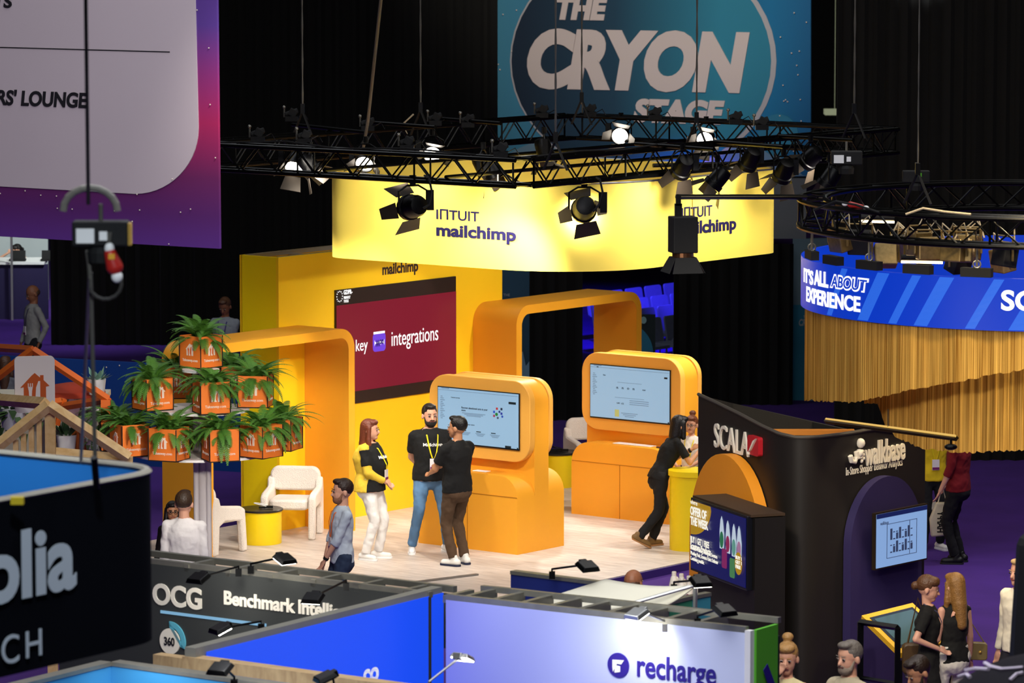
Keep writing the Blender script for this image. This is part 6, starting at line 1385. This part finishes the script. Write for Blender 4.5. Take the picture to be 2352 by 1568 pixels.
person('man in light blue shirt with rolled sleeves and orange lanyard facing left', at(785, 1100, 1.78), -72, 1.78, .98, 'l', '#c3ced8', 'roll', '#26344c', '#5a4030', hair='short', haircol='#2e1d14', beard='#8f6248', hands=((-.05, -.2, .80), (.04, -.24, .82)), hint=HB, lan='#d86a30', watch=1, head=(0, 2))
person('man in white shirt seen from behind below the fern stand', at(423, 1127, 1.8), 172, 1.8, 1.08, 'l', '#e6e0dc', 'long', '#2a2a30', '#222222', hair='short', haircol='#3a2a1c', lan='#d86a30', badge=False)
person('dark-haired woman with glasses mostly hidden behind the man in the white shirt', (xat(46.9, 396, 1.6), 46.9, 0), 8, zat(46.9, 1152), 1, 'm', '#1a1616', 'long', '#1a1a1e', '#222222', hair='long', haircol='#120d0c', glasses=True, fem=True)
p = G(1512, 1254); person('woman in black shirt and black trousers leaning on the yellow counter', p, 112, 1.68, 1.02, 't', '#101011', 'short', '#17171a', '#7a5c34', '#a9794a', hair='bob', haircol='#120f12', hands=((-.12, -.52, 1.22), (.10, -.50, 1.20)), hint=(Vector((-.4, -.2, -1)), Vector((.4, -.2, -1))), feet=((-.08, .30, .05), (.06, .06)), lean=27, fem=True, head=(0, 8), watch=1, pelvis=(0, .0, .90), knee=(0, -1, 0))
person('auburn-haired woman with glasses, top bun and white shirt behind the yellow counter', (xat(53.3, 1588, 1.6), 53.3, .1), -22, zat(53.3, 955) - .1, 1.08, 'l', '#e8e2da', 'short', '#2a2a30', '#222222', hair='bun', haircol='#6e3e26', glasses=True, lan='#e8d20e', fem=True, hands=((-.12, -.3, 1.06), (.1, -.3, 1.06)), hint=HB, badge=False)
person('bald man in grey sweater and dark trousers walking at far left', (xat(68, 76, 1), 68, 0), -62, zat(68, 655), 1.0, 'd', '#8f8f8c', 'long', '#15161c', '#111111', hair='bald', haircol='#4a3428', hands=((-.22, -.12, .80), (.2, .02, .90)), hint=(Vector((0, 1, 0)), Vector((.6, 1, 0))), lan='#3a3450', head=(0, 24))
person('man in pale grey shirt looking down before the black drape, behind the archway', (xat(66, 517, 1), 66, 0), -18, zat(66, 684), 1.05, 'd', '#8a9096', 'long', '#1c1c22', '#111111', hair='short', haircol='#5a3c28', lan='#4a3a80', head=(0, 26), hands=((-.1, -.25, 1.05), (.1, -.25, 1.05)))
person('dark-haired seated woman behind a laptop at far left, elbows raised', (xat(81.9, 38, 1), 81.9, 0), -20, 1.66, .95, 'l', '#c9c4c0', 'short', '#22242c', '#222222', hair='lowbun', haircol='#15110f', sit=True, hands=((-.14, -.12, 1.16), (.13, -.10, 1.16)), hint=(Vector((-1, -.3, -.6)), Vector((1, -.3, -.6))), fem=True, head=(-30, 12))
o = thing('office_chair', 'dark chair under the seated woman at far left', 'chair', (xat(81.9, 38, 1), 82.0, 0)); MB().box((0, 0, .41), (.46, .44, .06)).build('seat', BLKM, o); MB().box((0, .24, .68), (.44, .05, .5)).build('backrest', BLKM, o); MB().tube([(0, 0, 0), (0, 0, .4)], .03, 8).build('leg', BLK, o)
person('man in dark red shirt holding a cream tote bag beneath the gold fringe', at(2199, 1292, 0), -112, 1.78, 1.15, 'l', '#7a0f18', 'roll', '#0d0d10', '#101012', '#26262a', hair='short', haircol='#2a2018', hands=((-.22, -.22, .86), (.26, -.16, .84)), watch=0)
tb = thing('tote_bag', 'cream cloth tote bag with dark print held by the man in dark red', 'bag', (at(2163, 1290, 0)[0], at(2163, 1290, 0)[1], 0)); z0 = .3
MB().prism([(-.13, .0), (.10, .02), (.14, .2), (.09, .42), (-.07, .42), (-.15, .22)], (0, 0, z0), (1, 0, 0), (0, 0, 1), (0, .09, 0)).build('bag_body', fabric('#d3c8ac'), tb, smooth=True, bevel=.02)
for s_ in (-1, 1): MB().tube([(-.05, .045 + .02 * s_, z0 + .4), (0, .045, z0 + .62), (.06, .045 + .02 * s_, z0 + .4)], .008, 6).build('strap', fabric('#d3c8ac'), tb)
m = MB(); text(m, 'HAPPY', lambda x, y, e: Vector((-.02 + y, -.004 - e, z0 + .06 + x)), 0, .26, -.04, .04, .003, .03); m.build('bag_print', BLKM, tb)
person('person in yellow shirt with badge behind the black booth edge', at(2140, 1262, 0), 10, 1.75, 1.1, 'l', '#e2c21c', 'short', '#101014', '#e8e6e2', hair='short', haircol='#2a2018', lan='#e8d20e')
person('woman with hair clip and black shirt holding her hand to her chest', at(2133, 1322, 1.66), 84, 1.66, 1.02, 'l', '#15130f', 'short', '#14120f', '#222222', hair='lowbun', haircol='#5a3a20', hands=((-.18, -.1, 1.05), (.02, -.19, 1.30)), hint=(Vector((-.5, 1, 0)), Vector((.6, .2, -1))), lan='#2a2a4a', badge=False, fem=True, head=(0, 12))
person('blonde long-haired woman in sleeveless black top and white trousers seen from behind', at(2192, 1316, 1.68), -158, 1.68, 1.0, 'l', '#14130f', 'none', '#dcd4c4', '#e8e6e2', hair='long', haircol='#8a6230', fem=True, hands=((-.24, -.1, .86), (.2, -.2, .95)), head=(10, 5))
sb_ = thing('shoulder_bag', 'brown leather shoulder bag hanging at the side of the woman with the hair clip', 'bag', (at(2118, 1330, 1.6)[0], at(2118, 1330, 1.6)[1] - .12, .72))
MB().prism(rrect(-.2, 0, .16, .3, .05), (0, 0, 0), (1, 0, 0), (0, 0, 1), (0, -.1, 0)).build('bag_body', M('brown_leather', '#4a361a', .45, nscale=6, namt=.3), sb_, smooth=True, bevel=.02); MB().tube([(-.15, -.05, .28), (-.05, .0, .72), (.1, -.05, .28)], .012, 6).build('strap', M('brown_leather', ''), sb_)
hb = thing('handbag', 'small olive handbag with brass clasp hanging beside the blonde woman', 'bag', (at(2248, 1330, 1.6)[0], at(2248, 1330, 1.6)[1], .82))
MB().prism(rrect(-.09, 0, .09, .17, .03), (0, 0, 0), (1, -.2, 0), (0, 0, 1), (0, .07, 0)).build('bag_body', M('olive_leather', '#6a5a34', .45), hb, bevel=.01); MB().ell((.02, -.01, .08), .015).build('clasp', M('brass', ''), hb); MB().tube([(-.06, .03, .17), (-.22, .05, .60), (.06, .03, .17)], .006, 5).build('strap', M('olive_leather', ''), hb)
person('white-shirted person at the right picture edge, partly cut off by the black shape', at(2342, 1284, 1.75), -50, 1.75, 1.1, 'l', '#e6dcc4', 'long', '#26242a', '#222222', hair='short', haircol='#b99a6a', watch=0)
person('balding man whose head shows above the cream canopy', at(1456, 1307, 1.74), 150, 1.74, 1, 'd', '#3a2a5a', 'long', '#22222a', '#222222', hair='bald', haircol='#4a3020')
person('blonde woman in cream sleeveless top resting her chin on her hand at the bottom', at(1808, 1476, 1.80), -12, 1.80, .98, 'l', '#e0d2a0', 'none', '#2a2a30', '#222222', hair='bun', haircol='#a87e48', hands=((-.09, -.17, 1.49), (.1, -.3, 1.1)), hint=(Vector((-.8, -.2, -1)), Vector((1, 0, -1))), lan='#1c1c22', badge=False, fem=True, head=(0, 8))
person('grey-haired bearded man in beige shirt looking left at the bottom edge', at(1950, 1473, 1.86), -48, 1.86, 1.05, 'l', '#b5a88c', 'short', '#2a2a30', '#222222', hair='quiff', haircol='#6a625a', beard='#8a7a6a', lan='#2a3048', badge=False, head=(0, 4))
person('dark-haired bearded man looking down at the lower right edge', at(2108, 1508, 1.78), -58, 1.78, 1.02, 'm', '#16141a', 'long', '#1a1a20', '#222222', hair='short', haircol='#2a1c12', beard='#2a1c12', lan='#3a4a8a', badge=False, head=(0, 26))
person('brown long-haired person seen from behind at the left edge, beyond the white sign', at(12, 818, 1.66), 175, 1.66, 1, 'l', '#5a5a62', 'long', '#1a1a20', '#222222', hair='long', haircol='#4a3020', fem=True)
